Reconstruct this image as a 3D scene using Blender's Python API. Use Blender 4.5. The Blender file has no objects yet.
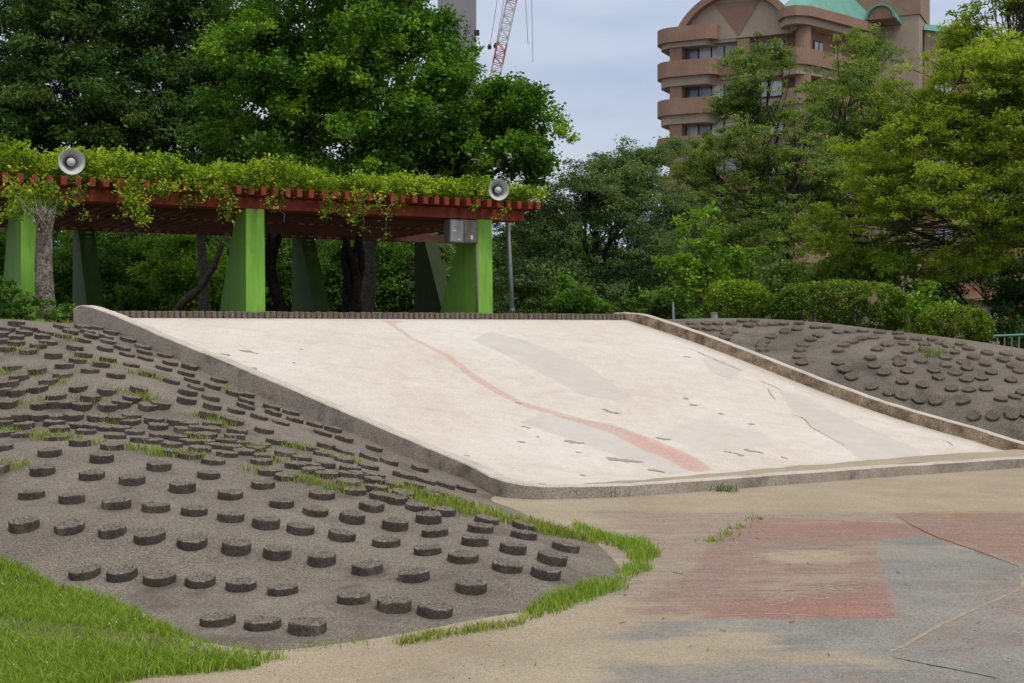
import bpy, bmesh, math, random
import numpy as np
from mathutils import Vector, Matrix, noise

random.seed(7); rng = np.random.default_rng(11)
R = math.radians
scene = bpy.context.scene
col = scene.collection

# ------------------------------------------------------------------ camera
FPX = 1300.0; EYE = 1.6; PITCH = R(0.507)
cam_d = bpy.data.cameras.new('camera'); cam = bpy.data.objects.new('camera', cam_d); col.objects.link(cam)
cam_d.sensor_width = 36; cam_d.lens = FPX/1024*36; cam_d.clip_end = 2000; cam_d.clip_start = .05
cam.location = (0, 0, EYE); cam.rotation_euler = (R(90)-PITCH, 0, 0)
scene.camera = cam

# ------------------------------------------------------------------ sky, sun, exposure
SUN_EL, SUN_AZ = 62, 140        # degrees; azimuth clockwise from +Y (sun behind the camera's right shoulder)
w = bpy.data.worlds.new('World'); scene.world = w; w.use_nodes = True
nt = w.node_tree; nt.nodes.clear()
wo = nt.nodes.new('ShaderNodeOutputWorld'); bg = nt.nodes.new('ShaderNodeBackground')
sky = nt.nodes.new('ShaderNodeTexSky'); sky.sky_type = 'NISHITA'; sky.sun_disc = False
sky.sun_elevation = R(SUN_EL); sky.sun_rotation = R(SUN_AZ); sky.dust_density = 3; sky.air_density = 1.2
tc = nt.nodes.new('ShaderNodeTexCoord'); sep = nt.nodes.new('ShaderNodeSeparateXYZ')
nt.links.new(tc.outputs['Generated'], sep.inputs[0])
ramp = nt.nodes.new('ShaderNodeMapRange'); ramp.inputs[1].default_value = 0.0; ramp.inputs[2].default_value = 1.0
ramp.inputs[3].default_value = .86; ramp.inputs[4].default_value = 1.45
nt.links.new(sep.outputs[2], ramp.inputs[0])
mp = nt.nodes.new('ShaderNodeMapping'); mp.inputs['Scale'].default_value = (2.2, 2.2, 9)
nz = nt.nodes.new('ShaderNodeTexNoise'); nz.inputs['Scale'].default_value = 1.5; nz.inputs['Detail'].default_value = 5
nt.links.new(tc.outputs['Generated'], mp.inputs[0]); nt.links.new(mp.outputs[0], nz.inputs['Vector'])
cl = nt.nodes.new('ShaderNodeValToRGB')
cl.color_ramp.elements[0].position = .35; cl.color_ramp.elements[0].color = (.41, .50, .67, 1)
cl.color_ramp.elements[1].position = .68; cl.color_ramp.elements[1].color = (.60, .65, .75, 1)
nt.links.new(nz.outputs[0], cl.inputs[0])
up = nt.nodes.new('ShaderNodeMapRange'); up.inputs[1].default_value = .26; up.inputs[2].default_value = .55; nt.links.new(sep.outputs[2], up.inputs[0])
mz = nt.nodes.new('ShaderNodeMixRGB'); nt.links.new(up.outputs[0], mz.inputs[0]); nt.links.new(cl.outputs[0], mz.inputs[1]); mz.inputs[2].default_value = (.645, .625, .59, 1)
m1 = nt.nodes.new('ShaderNodeVectorMath'); m1.operation = 'SCALE'; nt.links.new(mz.outputs[0], m1.inputs[0]); nt.links.new(ramp.outputs[0], m1.inputs['Scale'])
m2 = nt.nodes.new('ShaderNodeVectorMath'); m2.operation = 'SCALE'; m2.inputs['Scale'].default_value = 10; nt.links.new(m1.outputs[0], m2.inputs[0])
mixs = nt.nodes.new('ShaderNodeMixRGB'); mixs.inputs[0].default_value = .93
nt.links.new(sky.outputs[0], mixs.inputs[1]); nt.links.new(m2.outputs[0], mixs.inputs[2])
nt.links.new(mixs.outputs[0], bg.inputs[0]); bg.inputs[1].default_value = .1
nt.links.new(bg.outputs[0], wo.inputs[0])
sd = bpy.data.lights.new('sun', 'SUN'); sun = bpy.data.objects.new('sun', sd); col.objects.link(sun)
sd.energy = 1.6; sd.angle = R(13); sd.color = (1, .955, .895)
sdir = Vector((math.sin(R(SUN_AZ))*math.cos(R(SUN_EL)), math.cos(R(SUN_AZ))*math.cos(R(SUN_EL)), math.sin(R(SUN_EL))))
sun.rotation_euler = sdir.to_track_quat('Z', 'Y').to_euler()
scene.view_settings.view_transform = 'Standard'; scene.view_settings.look = 'None'
scene.view_settings.exposure = 0.16; scene.view_settings.gamma = 1
try:
    scene.cycles.max_bounces = 6; scene.cycles.diffuse_bounces = 3; scene.cycles.transmission_bounces = 4
    scene.cycles.caustics_reflective = False; scene.cycles.caustics_refractive = False
except Exception: pass

# ------------------------------------------------------------------ measuring helpers (survey the photo into metres)
cP, sP = math.cos(PITCH), math.sin(PITCH)
def ray(px, py):
    a = (px-512)/FPX; b = -(py-341.5)/FPX
    return Vector((a, cP+b*sP, -sP+b*cP))
def at(px, py, d):
    r = ray(px, py); return Vector((0, 0, EYE)) + r*(d/r.y)
def gnd(px, py, z=0.0):
    r = ray(px, py); return Vector((0, 0, EYE)) + r*((z-EYE)/r.z)
def proj(X, Y, Z):
    dz = Z-EYE; f = Y*cP-dz*sP; u = Y*sP+dz*cP
    return 512+FPX*X/f, 341.5-FPX*u/f

# ------------------------------------------------------------------ object helpers
def tag(o, label=None, cat=None, group=None, kind=None):
    if label: o['label'] = label
    if cat: o['category'] = cat
    if group: o['group'] = group
    if kind: o['kind'] = kind
    return o
def empty(name, loc=(0, 0, 0), label=None, cat=None, group=None, rz=0):
    o = bpy.data.objects.new(name, None); col.objects.link(o); o.location = loc; o.rotation_euler = (0, 0, rz)
    o.empty_display_size = .2
    return tag(o, label, cat, group)
def mesh_np(name, V, F, mat=None, parent=None, smooth=False, attrs=None, flattri=False):
    me = bpy.data.meshes.new(name); V = np.asarray(V, dtype=np.float32)
    if isinstance(F, np.ndarray):
        n, k = F.shape
        me.vertices.add(len(V)); me.vertices.foreach_set('co', V.ravel())
        me.loops.add(n*k); me.loops.foreach_set('vertex_index', F.astype(np.int32).ravel())
        me.polygons.add(n); me.polygons.foreach_set('loop_start', np.arange(0, n*k, k, dtype=np.int32))
        me.polygons.foreach_set('loop_total', np.full(n, k, dtype=np.int32))
        me.update(calc_edges=True)
    else:
        me.from_pydata([tuple(map(float, v)) for v in V], [], F); me.update()
    if attrs:
        for k_, a in attrs.items():
            at_ = me.attributes.new(k_, 'FLOAT', 'POINT'); at_.data.foreach_set('value', np.asarray(a, dtype=np.float32))
    if smooth: me.polygons.foreach_set('use_smooth', np.ones(len(me.polygons), dtype=bool))
    if mat: me.materials.append(mat)
    o = bpy.data.objects.new(name, me); col.objects.link(o)
    if parent: o.parent = parent
    return o
class MB:
    def __init__(s): s.v = []; s.f = []
    def add(s, V, F):
        b = len(s.v); s.v += [tuple(v) for v in V]; s.f += [tuple(i+b for i in f) for f in F]; return s
    def hexa(s, P):   # 8 points: bottom 4 ccw, top 4 ccw
        return s.add(P, [(3, 2, 1, 0), (4, 5, 6, 7), (0, 1, 5, 4), (1, 2, 6, 5), (2, 3, 7, 6), (3, 0, 4, 7)])
    def box(s, c0, c1):
        x0, y0, z0 = c0; x1, y1, z1 = c1
        return s.hexa([(x0, y0, z0), (x1, y0, z0), (x1, y1, z0), (x0, y1, z0), (x0, y0, z1), (x1, y0, z1), (x1, y1, z1), (x0, y1, z1)])
    def prism(s, poly, z0, z1):
        n = len(poly); P = [(p[0], p[1], z0) for p in poly]+[(p[0], p[1], z1) for p in poly]
        return s.add(P, [tuple(range(n-1, -1, -1)), tuple(range(n, 2*n))]+[(i, (i+1) % n, n+(i+1) % n, n+i) for i in range(n)])
    def tube(s, pts, rad, n=8, cap=True):
        pts = [Vector(p) for p in pts]
        if not hasattr(rad, '__len__'): rad = [rad]*len(pts)
        rings = []; ref = Vector((.3, .5, .81)).normalized()
        for i, p in enumerate(pts):
            t = (pts[min(i+1, len(pts)-1)]-pts[max(i-1, 0)]).normalized()
            a = t.cross(ref)
            if a.length < 1e-3: a = t.cross(Vector((1, 0, 0)))
            a.normalize(); b = t.cross(a)
            rings.append([p+(a*math.cos(2*math.pi*k/n)+b*math.sin(2*math.pi*k/n))*rad[i] for k in range(n)])
        V = [q for r in rings for q in r]; F = []
        for i in range(len(pts)-1):
            for k in range(n):
                F.append((i*n+k, i*n+(k+1) % n, (i+1)*n+(k+1) % n, (i+1)*n+k))
        if cap: F.append(tuple(range(n-1, -1, -1))); F.append(tuple((len(pts)-1)*n+k for k in range(n)))
        return s.add(V, F)
    def build(s, name, mat=None, parent=None, smooth=False, bevel=0):
        o = mesh_np(name, s.v, s.f, mat, parent, smooth)
        if bevel:
            m = o.modifiers.new('b', 'BEVEL'); m.width = bevel; m.segments = 2; m.limit_method = 'ANGLE'
        return o

# ------------------------------------------------------------------ materials
def newmat(name):
    m = bpy.data.materials.new(name); m.use_nodes = True; t = m.node_tree
    return m, t, t.nodes['Principled BSDF'], t.nodes['Material Output']
class NB:   # tiny node builder
    def __init__(s, t): s.t = t; s.co = t.nodes.new('ShaderNodeTexCoord').outputs['Object']
    def l(s, a, b): s.t.links.new(a, b)
    def noise(s, scale, detail=4, rough=.55, vec=None, stretch=None, rot=None, dist=0):
        n = s.t.nodes.new('ShaderNodeTexNoise'); n.inputs['Scale'].default_value = scale; n.inputs['Detail'].default_value = detail
        n.inputs['Roughness'].default_value = rough; n.inputs['Distortion'].default_value = dist
        v = vec or s.co
        if stretch:
            mp = s.t.nodes.new('ShaderNodeMapping'); mp.inputs['Scale'].default_value = stretch
            if rot: mp.inputs['Rotation'].default_value = rot
            s.l(v, mp.inputs[0]); v = mp.outputs[0]
        s.l(v, n.inputs['Vector']); return n.outputs[0]
    def voro(s, scale, feature='F1', out=0):
        n = s.t.nodes.new('ShaderNodeTexVoronoi'); n.inputs['Scale'].default_value = scale; n.feature = feature
        s.l(s.co, n.inputs['Vector']); return n.outputs[out]
    def ramp(s, fac, stops):
        r = s.t.nodes.new('ShaderNodeValToRGB'); e = r.color_ramp.elements
        while len(e) < len(stops): e.new(.5)
        for i, (p, c) in enumerate(stops):
            e[i].position = p; e[i].color = (*c, 1) if hasattr(c, '__len__') else (c, c, c, 1)
        s.l(fac, r.inputs[0]); return r.outputs[0]
    def mix(s, fac, a, b, mode='MIX'):
        m = s.t.nodes.new('ShaderNodeMixRGB'); m.blend_type = mode
        for i, x in enumerate((fac, a, b)):
            if hasattr(x, 'is_linked') or isinstance(x, bpy.types.NodeSocket): s.l(x, m.inputs[i])
            elif hasattr(x, '__len__'): m.inputs[i].default_value = (*x, 1)
            else: m.inputs[i].default_value = x if i == 0 else (x, x, x, 1)
        return m.outputs[0]
    def math(s, op, a, b=0, c=None, clamp=False):
        m = s.t.nodes.new('ShaderNodeMath'); m.operation = op; m.use_clamp = clamp
        for i, x in enumerate((a, b) if c is None else (a, b, c)):
            if isinstance(x, bpy.types.NodeSocket): s.l(x, m.inputs[i])
            else: m.inputs[i].default_value = x
        return m.outputs[0]
    def smooth(s, v, lo, hi):
        m = s.t.nodes.new('ShaderNodeMapRange'); m.interpolation_type = 'SMOOTHSTEP'
        s.l(v, m.inputs[0]); m.inputs[1].default_value = lo; m.inputs[2].default_value = hi; return m.outputs[0]
    def attr(s, name):
        a = s.t.nodes.new('ShaderNodeAttribute'); a.attribute_name = name; return a.outputs['Fac']
    def bump(s, h, strength, dist, prev=None):
        b = s.t.nodes.new('ShaderNodeBump'); b.inputs['Strength'].default_value = strength; b.inputs['Distance'].default_value = dist
        s.l(h, b.inputs['Height'])
        if prev: s.l(prev, b.inputs['Normal'])
        return b.outputs[0]
def stone(name, c0, c1, fine=120, mid=6, bump=.5, bd=.006, rough=.9, stain=None, stain_amt=.5, speck=None, grit=1.0):
    m, t, p, o = newmat(name); n = NB(t)
    a = n.ramp(n.noise(mid, 6, .65), [(.3, c0), (.7, c1)])
    f = n.noise(fine, 3, .6)
    a = n.mix(.6*grit, a, n.ramp(f, [(.40, .12), (.60, .88)]), 'OVERLAY')
    if stain:
        s_ = n.smooth(n.noise(1.7, 7, .7), .5, .68); a = n.mix(n.math('MULTIPLY', s_, stain_amt), a, stain)
    if speck:
        v = n.smooth(n.noise(fine*1.4, 1, .5), .68, .76); a = n.mix(n.math('MULTIPLY', v, .7), a, speck)
    n.l(a, p.inputs['Base Color']); p.inputs['Roughness'].default_value = rough; p.inputs['Specular IOR Level'].default_value = .25
    b = n.bump(f, bump, bd); b = n.bump(n.noise(mid*2.5, 4), .4, bd*2, b); n.l(b, p.inputs['Normal'])
    return m
def paint(name, c, rough=.6, var=.25, scale=3, bump=.1, dirt=None, dirt_amt=.5, metallic=0, stretch=None):
    m, t, p, o = newmat(name); n = NB(t)
    c2 = tuple(max(0, x*(1-var)) for x in c)
    a = n.ramp(n.noise(scale, 6, .65, stretch=stretch), [(.35, c2), (.65, c)])
    if dirt:
        a = n.mix(n.math('MULTIPLY', n.smooth(n.noise(scale*1.9, 7, .72, stretch=stretch), .5, .66), dirt_amt), a, dirt)
    n.l(a, p.inputs['Base Color']); p.inputs['Roughness'].default_value = rough; p.inputs['Metallic'].default_value = metallic
    p.inputs['Specular IOR Level'].default_value = .3
    n.l(n.bump(n.noise(scale*12, 3), bump, .01), p.inputs['Normal'])
    return m
def leafmat(name, dark, mid, light, trans=.35, gloss=.06):
    m, t, p, o = newmat(name); n = NB(t)
    c = n.ramp(n.attr('leafc'), [(.1, dark), (.5, mid), (.9, light)])
    t.nodes.remove(p)
    d = t.nodes.new('ShaderNodeBsdfDiffuse'); tr = t.nodes.new('ShaderNodeBsdfTranslucent'); g = t.nodes.new('ShaderNodeBsdfGlossy')
    g.inputs['Roughness'].default_value = .5; g.inputs['Color'].default_value = (.8, .9, .8, 1)
    n.l(c, d.inputs[0]); n.l(n.mix(1, c, (1.25, 1.35, .7), 'MULTIPLY'), tr.inputs[0])
    a = t.nodes.new('ShaderNodeMixShader'); a.inputs[0].default_value = trans; n.l(d.outputs[0], a.inputs[1]); n.l(tr.outputs[0], a.inputs[2])
    b = t.nodes.new('ShaderNodeMixShader'); b.inputs[0].default_value = gloss; n.l(a.outputs[0], b.inputs[1]); n.l(g.outputs[0], b.inputs[2])
    n.l(b.outputs[0], o.inputs[0]); return m

M = {}
M['mound'] = stone('mound_concrete', (.14, .122, .104), (.215, .19, .163), fine=75, mid=1.1, bump=.75, grit=.8, bd=.012, stain=(.085, .075, .064), stain_amt=.8, speck=(.42, .39, .34))
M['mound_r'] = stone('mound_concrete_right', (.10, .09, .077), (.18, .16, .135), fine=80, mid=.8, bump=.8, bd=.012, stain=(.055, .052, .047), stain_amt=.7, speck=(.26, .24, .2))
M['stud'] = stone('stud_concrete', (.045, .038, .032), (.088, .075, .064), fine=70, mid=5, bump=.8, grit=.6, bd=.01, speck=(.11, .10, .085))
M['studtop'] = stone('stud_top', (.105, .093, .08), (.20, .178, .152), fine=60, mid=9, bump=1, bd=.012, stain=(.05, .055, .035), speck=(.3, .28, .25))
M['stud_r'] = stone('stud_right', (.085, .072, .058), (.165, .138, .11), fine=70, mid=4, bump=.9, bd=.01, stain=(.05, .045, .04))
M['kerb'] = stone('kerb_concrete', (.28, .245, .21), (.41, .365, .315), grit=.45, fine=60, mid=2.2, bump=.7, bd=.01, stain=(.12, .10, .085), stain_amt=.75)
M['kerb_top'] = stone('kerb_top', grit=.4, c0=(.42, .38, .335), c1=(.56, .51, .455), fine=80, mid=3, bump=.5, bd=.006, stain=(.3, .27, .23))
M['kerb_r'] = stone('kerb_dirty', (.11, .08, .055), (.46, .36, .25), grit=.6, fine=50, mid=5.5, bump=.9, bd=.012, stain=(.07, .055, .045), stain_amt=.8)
M['log'] = stone('edging', (.12, .095, .075), (.26, .21, .17), fine=60, mid=7, bump=.8, bd=.01)
M['soil'] = stone('soil', (.10, .085, .055), (.17, .15, .10), fine=60, mid=1, bump=.8, bd=.02)
M['pillar'] = paint('green_paint', (.25, .55, .07), .6, .2, 1.6, .25, dirt=(.14, .28, .06), dirt_amt=.5, stretch=(3, 3, .5))
M['pillar_shade'] = paint('green_paint_shaded', (.055, .12, .018), .7, .3, 1.6, .25, dirt=(.04, .08, .025), dirt_amt=.7)  # same green paint for the rear pillars, roof shade darkened into the colour
M['rust'] = paint('rust_red_paint', (.30, .055, .025), .65, .35, 2.5, .3, dirt=(.12, .05, .03), dirt_amt=.7)
M['slat'] = paint('brown_slats', (.13, .045, .03), .75, .4, 3, .3, dirt=(.05, .03, .02))
M['metal'] = paint('grey_metal', (.34, .36, .37), .45, .2, 3, .05, dirt=(.2, .17, .13), dirt_amt=.4, metallic=.2)
M['horn'] = paint('horn_grey', (.62, .63, .62), .4, .12, 5, .02, dirt=(.35, .33, .3), dirt_amt=.35)
M['boxgrey'] = paint('box_grey', (.19, .175, .155), .5, .25, 4, .05, dirt=(.10, .08, .06), dirt_amt=.6)
M['white'] = paint('white_patch', (.7, .7, .66), .6, .1)
M['bark'] = stone('bark', (.05, .042, .035), (.14, .12, .10), fine=26, mid=7, bump=1, bd=.04)
M['bark_vine'] = stone('bark_vine', (.13, .11, .09), (.27, .235, .195), fine=22, mid=6, bump=1, bd=.04)
M['bark_dark'] = stone('bark_dark', (.02, .017, .014), (.055, .048, .04), fine=26, mid=7, bump=1, bd=.03)
M['twig'] = stone('twig', (.10, .075, .05), (.2, .16, .11), fine=60, mid=9, bump=.3)
M['bbrown'] = stone('brown_tile', (.255, .158, .118), (.325, .208, .16), grit=.12, fine=8, mid=.5, bump=.15, bd=.01)
M['btan'] = stone('tan_render', (.34, .275, .225), (.41, .335, .275), grit=.12, fine=8, mid=.4, bump=.1, bd=.01)
M['bsalmon'] = stone('salmon_wall', (.34, .19, .13), (.42, .25, .17), grit=.12, fine=8, mid=.5, bump=.1, bd=.01)
M['teal'] = paint('teal_roof', (.14, .35, .30), .55, .15, .5, .05, stretch=(4, 1, 1))
M['frame'] = paint('dark_frame', (.03, .032, .036), .4, .2)
M['bgrey'] = paint('grey_render', (.26, .26, .28), .8, .15, .3)
def glassmat(name, c):
    m, t, p, o = newmat(name); n = NB(t)
    a = n.ramp(n.noise(.9, 3), [(.35, tuple(x*.5 for x in c)), (.65, c)]); n.l(a, p.inputs['Base Color'])
    p.inputs['Roughness'].default_value = .12; p.inputs['Specular IOR Level'].default_value = .8; return m
M['glass'] = glassmat('window_glass', (.22, .27, .33)); M['glass_c'] = glassmat('curtained_glass', (.52, .54, .55))
M['crane_r'] = paint('crane_red', (.50, .14, .12), .6); M['crane_w'] = paint('crane_white', (.62, .62, .64), .6)

# leaves
M['l_dark'] = leafmat('l_dark', (.034, .080, .020), (.085, .165, .038), (.16, .25, .055), .4, .02)
M['l_ivy'] = leafmat('l_ivy', (.032, .092, .010), (.10, .225, .018), (.28, .44, .038), .4, .02)
M['l_vine'] = leafmat('l_vine', (.09, .18, .012), (.27, .39, .022), (.55, .61, .07), .45, .02)
M['l_grey'] = leafmat('l_grey', (.062, .112, .045), (.13, .20, .072), (.205, .28, .095), .4, .02)
M['l_mid'] = leafmat('l_mid', (.095, .155, .034), (.195, .28, .06), (.30, .385, .09), .42, .02)
M['l_yel'] = leafmat('l_yel', (.125, .19, .016), (.265, .345, .030), (.42, .49, .055), .45, .02)
M['l_lime'] = leafmat('l_lime', (.075, .15, .012), (.165, .30, .024), (.29, .44, .05), .42, .02)
M['l_bush'] = leafmat('l_bush', (.05, .10, .008), (.15, .25, .016), (.32, .44, .03), .35, .02)
M['l_hedge'] = leafmat('l_hedge', (.035, .075, .008), (.10, .17, .014), (.24, .34, .03), .3, .02)
M['l_under'] = leafmat('l_under', (.03, .08, .010), (.09, .19, .022), (.18, .32, .04), .42, .02)
M['grass'] = leafmat('grass', (.12, .20, .014), (.24, .37, .030), (.42, .52, .09), .4, .03)
M['grass_dry'] = leafmat('grass_dry', (.12, .17, .02), (.25, .33, .035), (.45, .46, .12), .35, .03)

# ------------------------------------------------------------------ radial-basis heightfield
class RBF:
    def __init__(s, pts, smooth=2e-3):
        P = np.array(pts, float); s.X = P[:, :2]; n = len(P)
        A = s.k(s.X, s.X)+np.eye(n)*smooth; Q = np.c_[np.ones(n), s.X]
        K = np.block([[A, Q], [Q.T, np.zeros((3, 3))]]); s.w = np.linalg.solve(K, np.r_[P[:, 2], 0, 0, 0])
    def k(s, a, b):
        r = np.sqrt(((a[:, None]-b[None])**2).sum(-1)); return r**2*np.log(r+1e-9)
    def __call__(s, X, Y):
        a = np.c_[np.ravel(X), np.ravel(Y)].astype(float)
        return (s.k(a, s.X)@s.w[:-3]+np.c_[np.ones(len(a)), a]@s.w[-3:]).reshape(np.shape(X))
def cast(H, px, py, up=0.0, d0=5.0, d1=26.0):
    r = ray(px, py); Y = np.arange(d0, d1, .02); X = r.x/r.y*Y; Z = EYE+r.z/r.y*Y
    h = H(X, Y)+up-Z; i = np.argmax(h > 0)
    if h[i] <= 0: return None
    return Vector((X[i], Y[i], float(H(X[i:i+1], Y[i:i+1])[0])))
def spline(P, n):
    P = [Vector(p) for p in P]; out = []
    for i in range(len(P)-1):
        a, b, c, d = P[max(i-1, 0)], P[i], P[i+1], P[min(i+2, len(P)-1)]
        for k in range(n):
            t = k/n; out.append(.5*((2*b)+(c-a)*t+(2*a-5*b+4*c-d)*t*t+(3*b-a-3*c+d)*t**3))
    return out+[P[-1]]
def sdf(X, Y, poly):   # >0 inside, metres
    P = np.array([(p[0], p[1]) for p in poly]); d = np.full(X.shape, 1e9); ins = np.zeros(X.shape, bool)
    for i in range(len(P)):
        a, b = P[i], P[(i+1) % len(P)]; e = b-a
        t = np.clip(((X-a[0])*e[0]+(Y-a[1])*e[1])/(e@e+1e-12), 0, 1)
        d = np.minimum(d, np.hypot(X-a[0]-t*e[0], Y-a[1]-t*e[1]))
        c = ((a[1] > Y) != (b[1] > Y)) & (X < (b[0]-a[0])*(Y-a[1])/(b[1]-a[1]+1e-12)+a[0]); ins ^= c
    return np.where(ins, d, -d)
def sst(x, a, b):
    t = np.clip((x-a)/(b-a), 0, 1); return t*t*(3-2*t)
def grid(X, Y, Z, name, mat, attrs=None, keep=None, parent=None, smooth=True):
    n, m = X.shape; V = np.c_[X.ravel(), Y.ravel(), Z.ravel()]
    I = np.arange(n*m).reshape(n, m)
    F = np.stack([I[:-1, :-1], I[:-1, 1:], I[1:, 1:], I[1:, :-1]], -1).reshape(-1, 4)
    if keep is not None:
        k = keep.ravel(); F = F[k[F].all(1)]
        used = np.unique(F); mp = np.full(n*m, -1); mp[used] = np.arange(len(used)); V = V[used]; F = mp[F]
        if attrs: attrs = {a: np.ravel(b)[used] for a, b in attrs.items()}
    elif attrs: attrs = {a: np.ravel(b) for a, b in attrs.items()}
    o = mesh_np(name, V, F, mat, parent, smooth, attrs)
    return o

# ------------------------------------------------------------------ slide geometry lines
L0 = Vector((-5.36, 16.5, 0)); L1 = Vector((-.02, 12.75, 0)); R0 = Vector((1.8, 20.3, 0)); R1 = Vector((6.2, 16.2, 0))
ZT = 1.755
def slide_z(s, u):
    zb = .108-.014*sst(u, .10, .2)
    g = np.where(s < 1, s, 1); g = np.maximum(g, 0)
    lin = ZT-(ZT-.1)*(g+.035*np.sin(g*math.pi)-.028*np.sin(2*math.pi*g))
    e = sst(s, .92, 1.03); lin2 = lin*(1-e)+zb*e
    return np.where(s < 0, ZT, lin2)
def slide_pt(u, s):
    a = L0.lerp(L1, s) if False else L0+(L1-L0)*s; b = R0+(R1-R0)*s; p = a+(b-a)*u
    return Vector((p.x, p.y, float(slide_z(np.array(s), np.array(u)))))
us = np.linspace(.008, 1.004, 300); ss = np.linspace(0, 1.30, 310); U, S = np.meshgrid(us, ss)
SX = (L0.x+(L1.x-L0.x)*S)*(1-U)+(R0.x+(R1.x-R0.x)*S)*U; SY = (L0.y+(L1.y-L0.y)*S)*(1-U)+(R0.y+(R1.y-R0.y)*S)*U
SZ = slide_z(S, U)
PXs, PYs = proj(SX, SY, SZ)
def onslide(px, py):
    i = np.argmin((PXs-px)**2+(PYs-py)**2); i = np.unravel_index(i, PXs.shape); return Vector((SX[i], SY[i], SZ[i]))
# kerb outer path
front = [gnd(x, y) for x, y in ((474, 489), (488, 494.5), (505, 498), (530, 499.8), (560, 499.5), (620, 497.5), (700, 492), (800, 484.2), (900, 476.5), (1024, 468), (1120, 462))]
leftbase = [(-.03, 1.66), (.2, 1.33), (.4, .97), (.582, .645), (.8, .285), (.9, .12)]

# ------------------------------------------------------------------ left mound
C = []
def c(px, py, d): C.append(tuple(at(px, py, d)))
for a in ((85, 572, 8.15), (200, 580, 7.95), (282, 588, 7.8), (354, 597, 7.5), (22, 524, 8.75), (150, 535, 8.5), (236, 546, 8.4), (320, 558, 8.35), (411, 575, 7.95),
          (30, 494, 9.6), (200, 510, 9.2), (281, 503, 9.5), (340, 530, 9.0), (386, 542, 8.9), (471, 585, 7.75), (435, 608, 7.3), (394, 603, 7.33), (545, 572, 8.17), (552, 557, 8.59), (565, 546, 9.15),
          (507, 565, 8.19), (523, 534, 9.43), (475, 540, 8.8), (428, 517, 9.55), (488, 519, 9.65), (463, 557, 8.3), (322, 494, 9.85), (371, 505, 9.7),
          (50, 452, 10.6), (150, 460, 10.5), (240, 475, 10.3), (0, 440, 11.4), (100, 437, 11.7), (200, 450, 11.2), (265, 462, 10.9), (330, 475, 10.5), (400, 492, 10.2), (450, 505, 10.2),
          (0, 424, 12.2), (100, 424, 12.3), (200, 438, 12.05), (265, 448, 11.8), (330, 459, 11.6), (400, 477, 11.3), (450, 491, 11.3),
          (5, 385, 13.1), (5, 350, 14.4), (20, 322, 15.5), (100, 385, 12.95), (60, 350, 14.5), (150, 385, 13.3), (200, 400, 13.2), (250, 420, 12.9), (300, 440, 12.6), (350, 455, 12.4),
          (-120, 590, 8.0), (-120, 540, 8.7), (-150, 470, 10.6), (-150, 430, 12.0), (-150, 390, 13.2), (-150, 350, 14.4), (-150, 325, 15.4),
          (-350, 600, 8.1), (-400, 520, 9.3), (-400, 430, 12.0), (-400, 370, 14.), (-400, 330, 15.4)): c(*a)
foot = [(0, 602), (60, 616), (120, 628), (180, 642), (250, 656), (330, 648), (400, 640), (480, 626), (560, 608), (612, 590), (622, 568), (600, 548), (570, 530), (540, 520), (512, 509), (495, 502)]
for x, y in foot:
    g = gnd(x, y); C.append((g.x, g.y, 0))
for x, y in ((0, 680), (60, 690), (120, 700), (300, 720), (480, 690), (600, 650), (680, 610), (690, 560), (640, 525), (590, 508)):
    g = gnd(x, y); C.append((g.x, g.y, -.12))
for s, z in leftbase:
    p = L0+(L1-L0)*s; C.append((p.x, p.y, z)); q = L0+(L1-L0)*s+(R0-L0)*.08; C.append((q.x, q.y, z-.02))
for x, y, z in ((-12, 16.7, 1.69), (-9, 16.7, 1.69), (-7.3, 16.8, 1.69), (-5.8, 17.3, 1.68), (-7, 19, 1.66), (-10, 19, 1.66), (-14, 18, 1.66)): C.append((x, y, z))
HL = RBF(C, .03)
gx = np.arange(-13, 1.6, .055); gy = np.arange(5.3, 18.2, .055); GX, GY = np.meshgrid(gx, gy); GZ = HL(GX, GY)
# fine undulation in the rough cast surface
GZ = GZ+.008*np.sin(GX*3.1+np.sin(GY*2.3))*np.sin(GY*2.7+1)
kl = L1-L0; nrm = Vector((kl.y, -kl.x, 0)).normalized()      # outward (left / viewer side)
side = (GX-L0.x)*(-kl.y)+(GY-L0.y)*kl.x; side = side/kl.length   # >0 on slide side
dfoot = sdf(GX, GY, [tuple(p[:2]) for p in front]+[(6, 20), (-6, 20), (-5.4, 16.5)])
keep = (GZ > -.1) & ((side < .05) | (GY > 16.55)) & (dfoot < .06)
grid(GX, GY, GZ, 'left_mound', M['mound'], keep=keep)
tag(bpy.data.objects['left_mound'], 'grey concrete climbing mound left of the white slide', 'mound', kind='structure')

# ------------------------------------------------------------------ right mound
C = []
for s, z in ((-.05, 1.74), (.15, 1.47), (.33, 1.21), (.586, .73), (.81, .36), (1.0, .08), (1.2, .0)):
    p = R0+(R1-R0)*s; C.append((p.x+.12, p.y+.12, z)); C.append((p.x-.5, p.y-.4, z-.05))
for a in ((700, 319, 21.3), (760, 318.5, 21.5), (820, 324, 20.8), (880, 333, 20.1), (940, 342, 19.5), (1010, 352, 19.1), (1080, 365, 18.9), (1200, 390, 18.6),
          (757, 346, 19.8), (830, 345, 19.6), (830, 370, 18.5), (900, 370, 18.3), (900, 400, 17.45), (960, 385, 17.8), (960, 410, 17.0), (1010, 400, 17.1), (1010, 425, 16.5), (1060, 420, 16.6), (1060, 450, 15.9), (1150, 440, 16.2)): c(*a)
for x, y, z in ((4, 23, 1.66), (6, 22.3, 1.5), (8, 21.5, 1.25), (10, 21, 1.0), (12, 21, .8), (2.2, 22.5, 1.7)): C.append((x, y, z))
HR = RBF(C)
gx = np.arange(1.5, 12, .05); gy = np.arange(14.8, 22.5, .05); GX, GY = np.meshgrid(gx, gy); GZ = HR(GX, GY)
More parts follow.
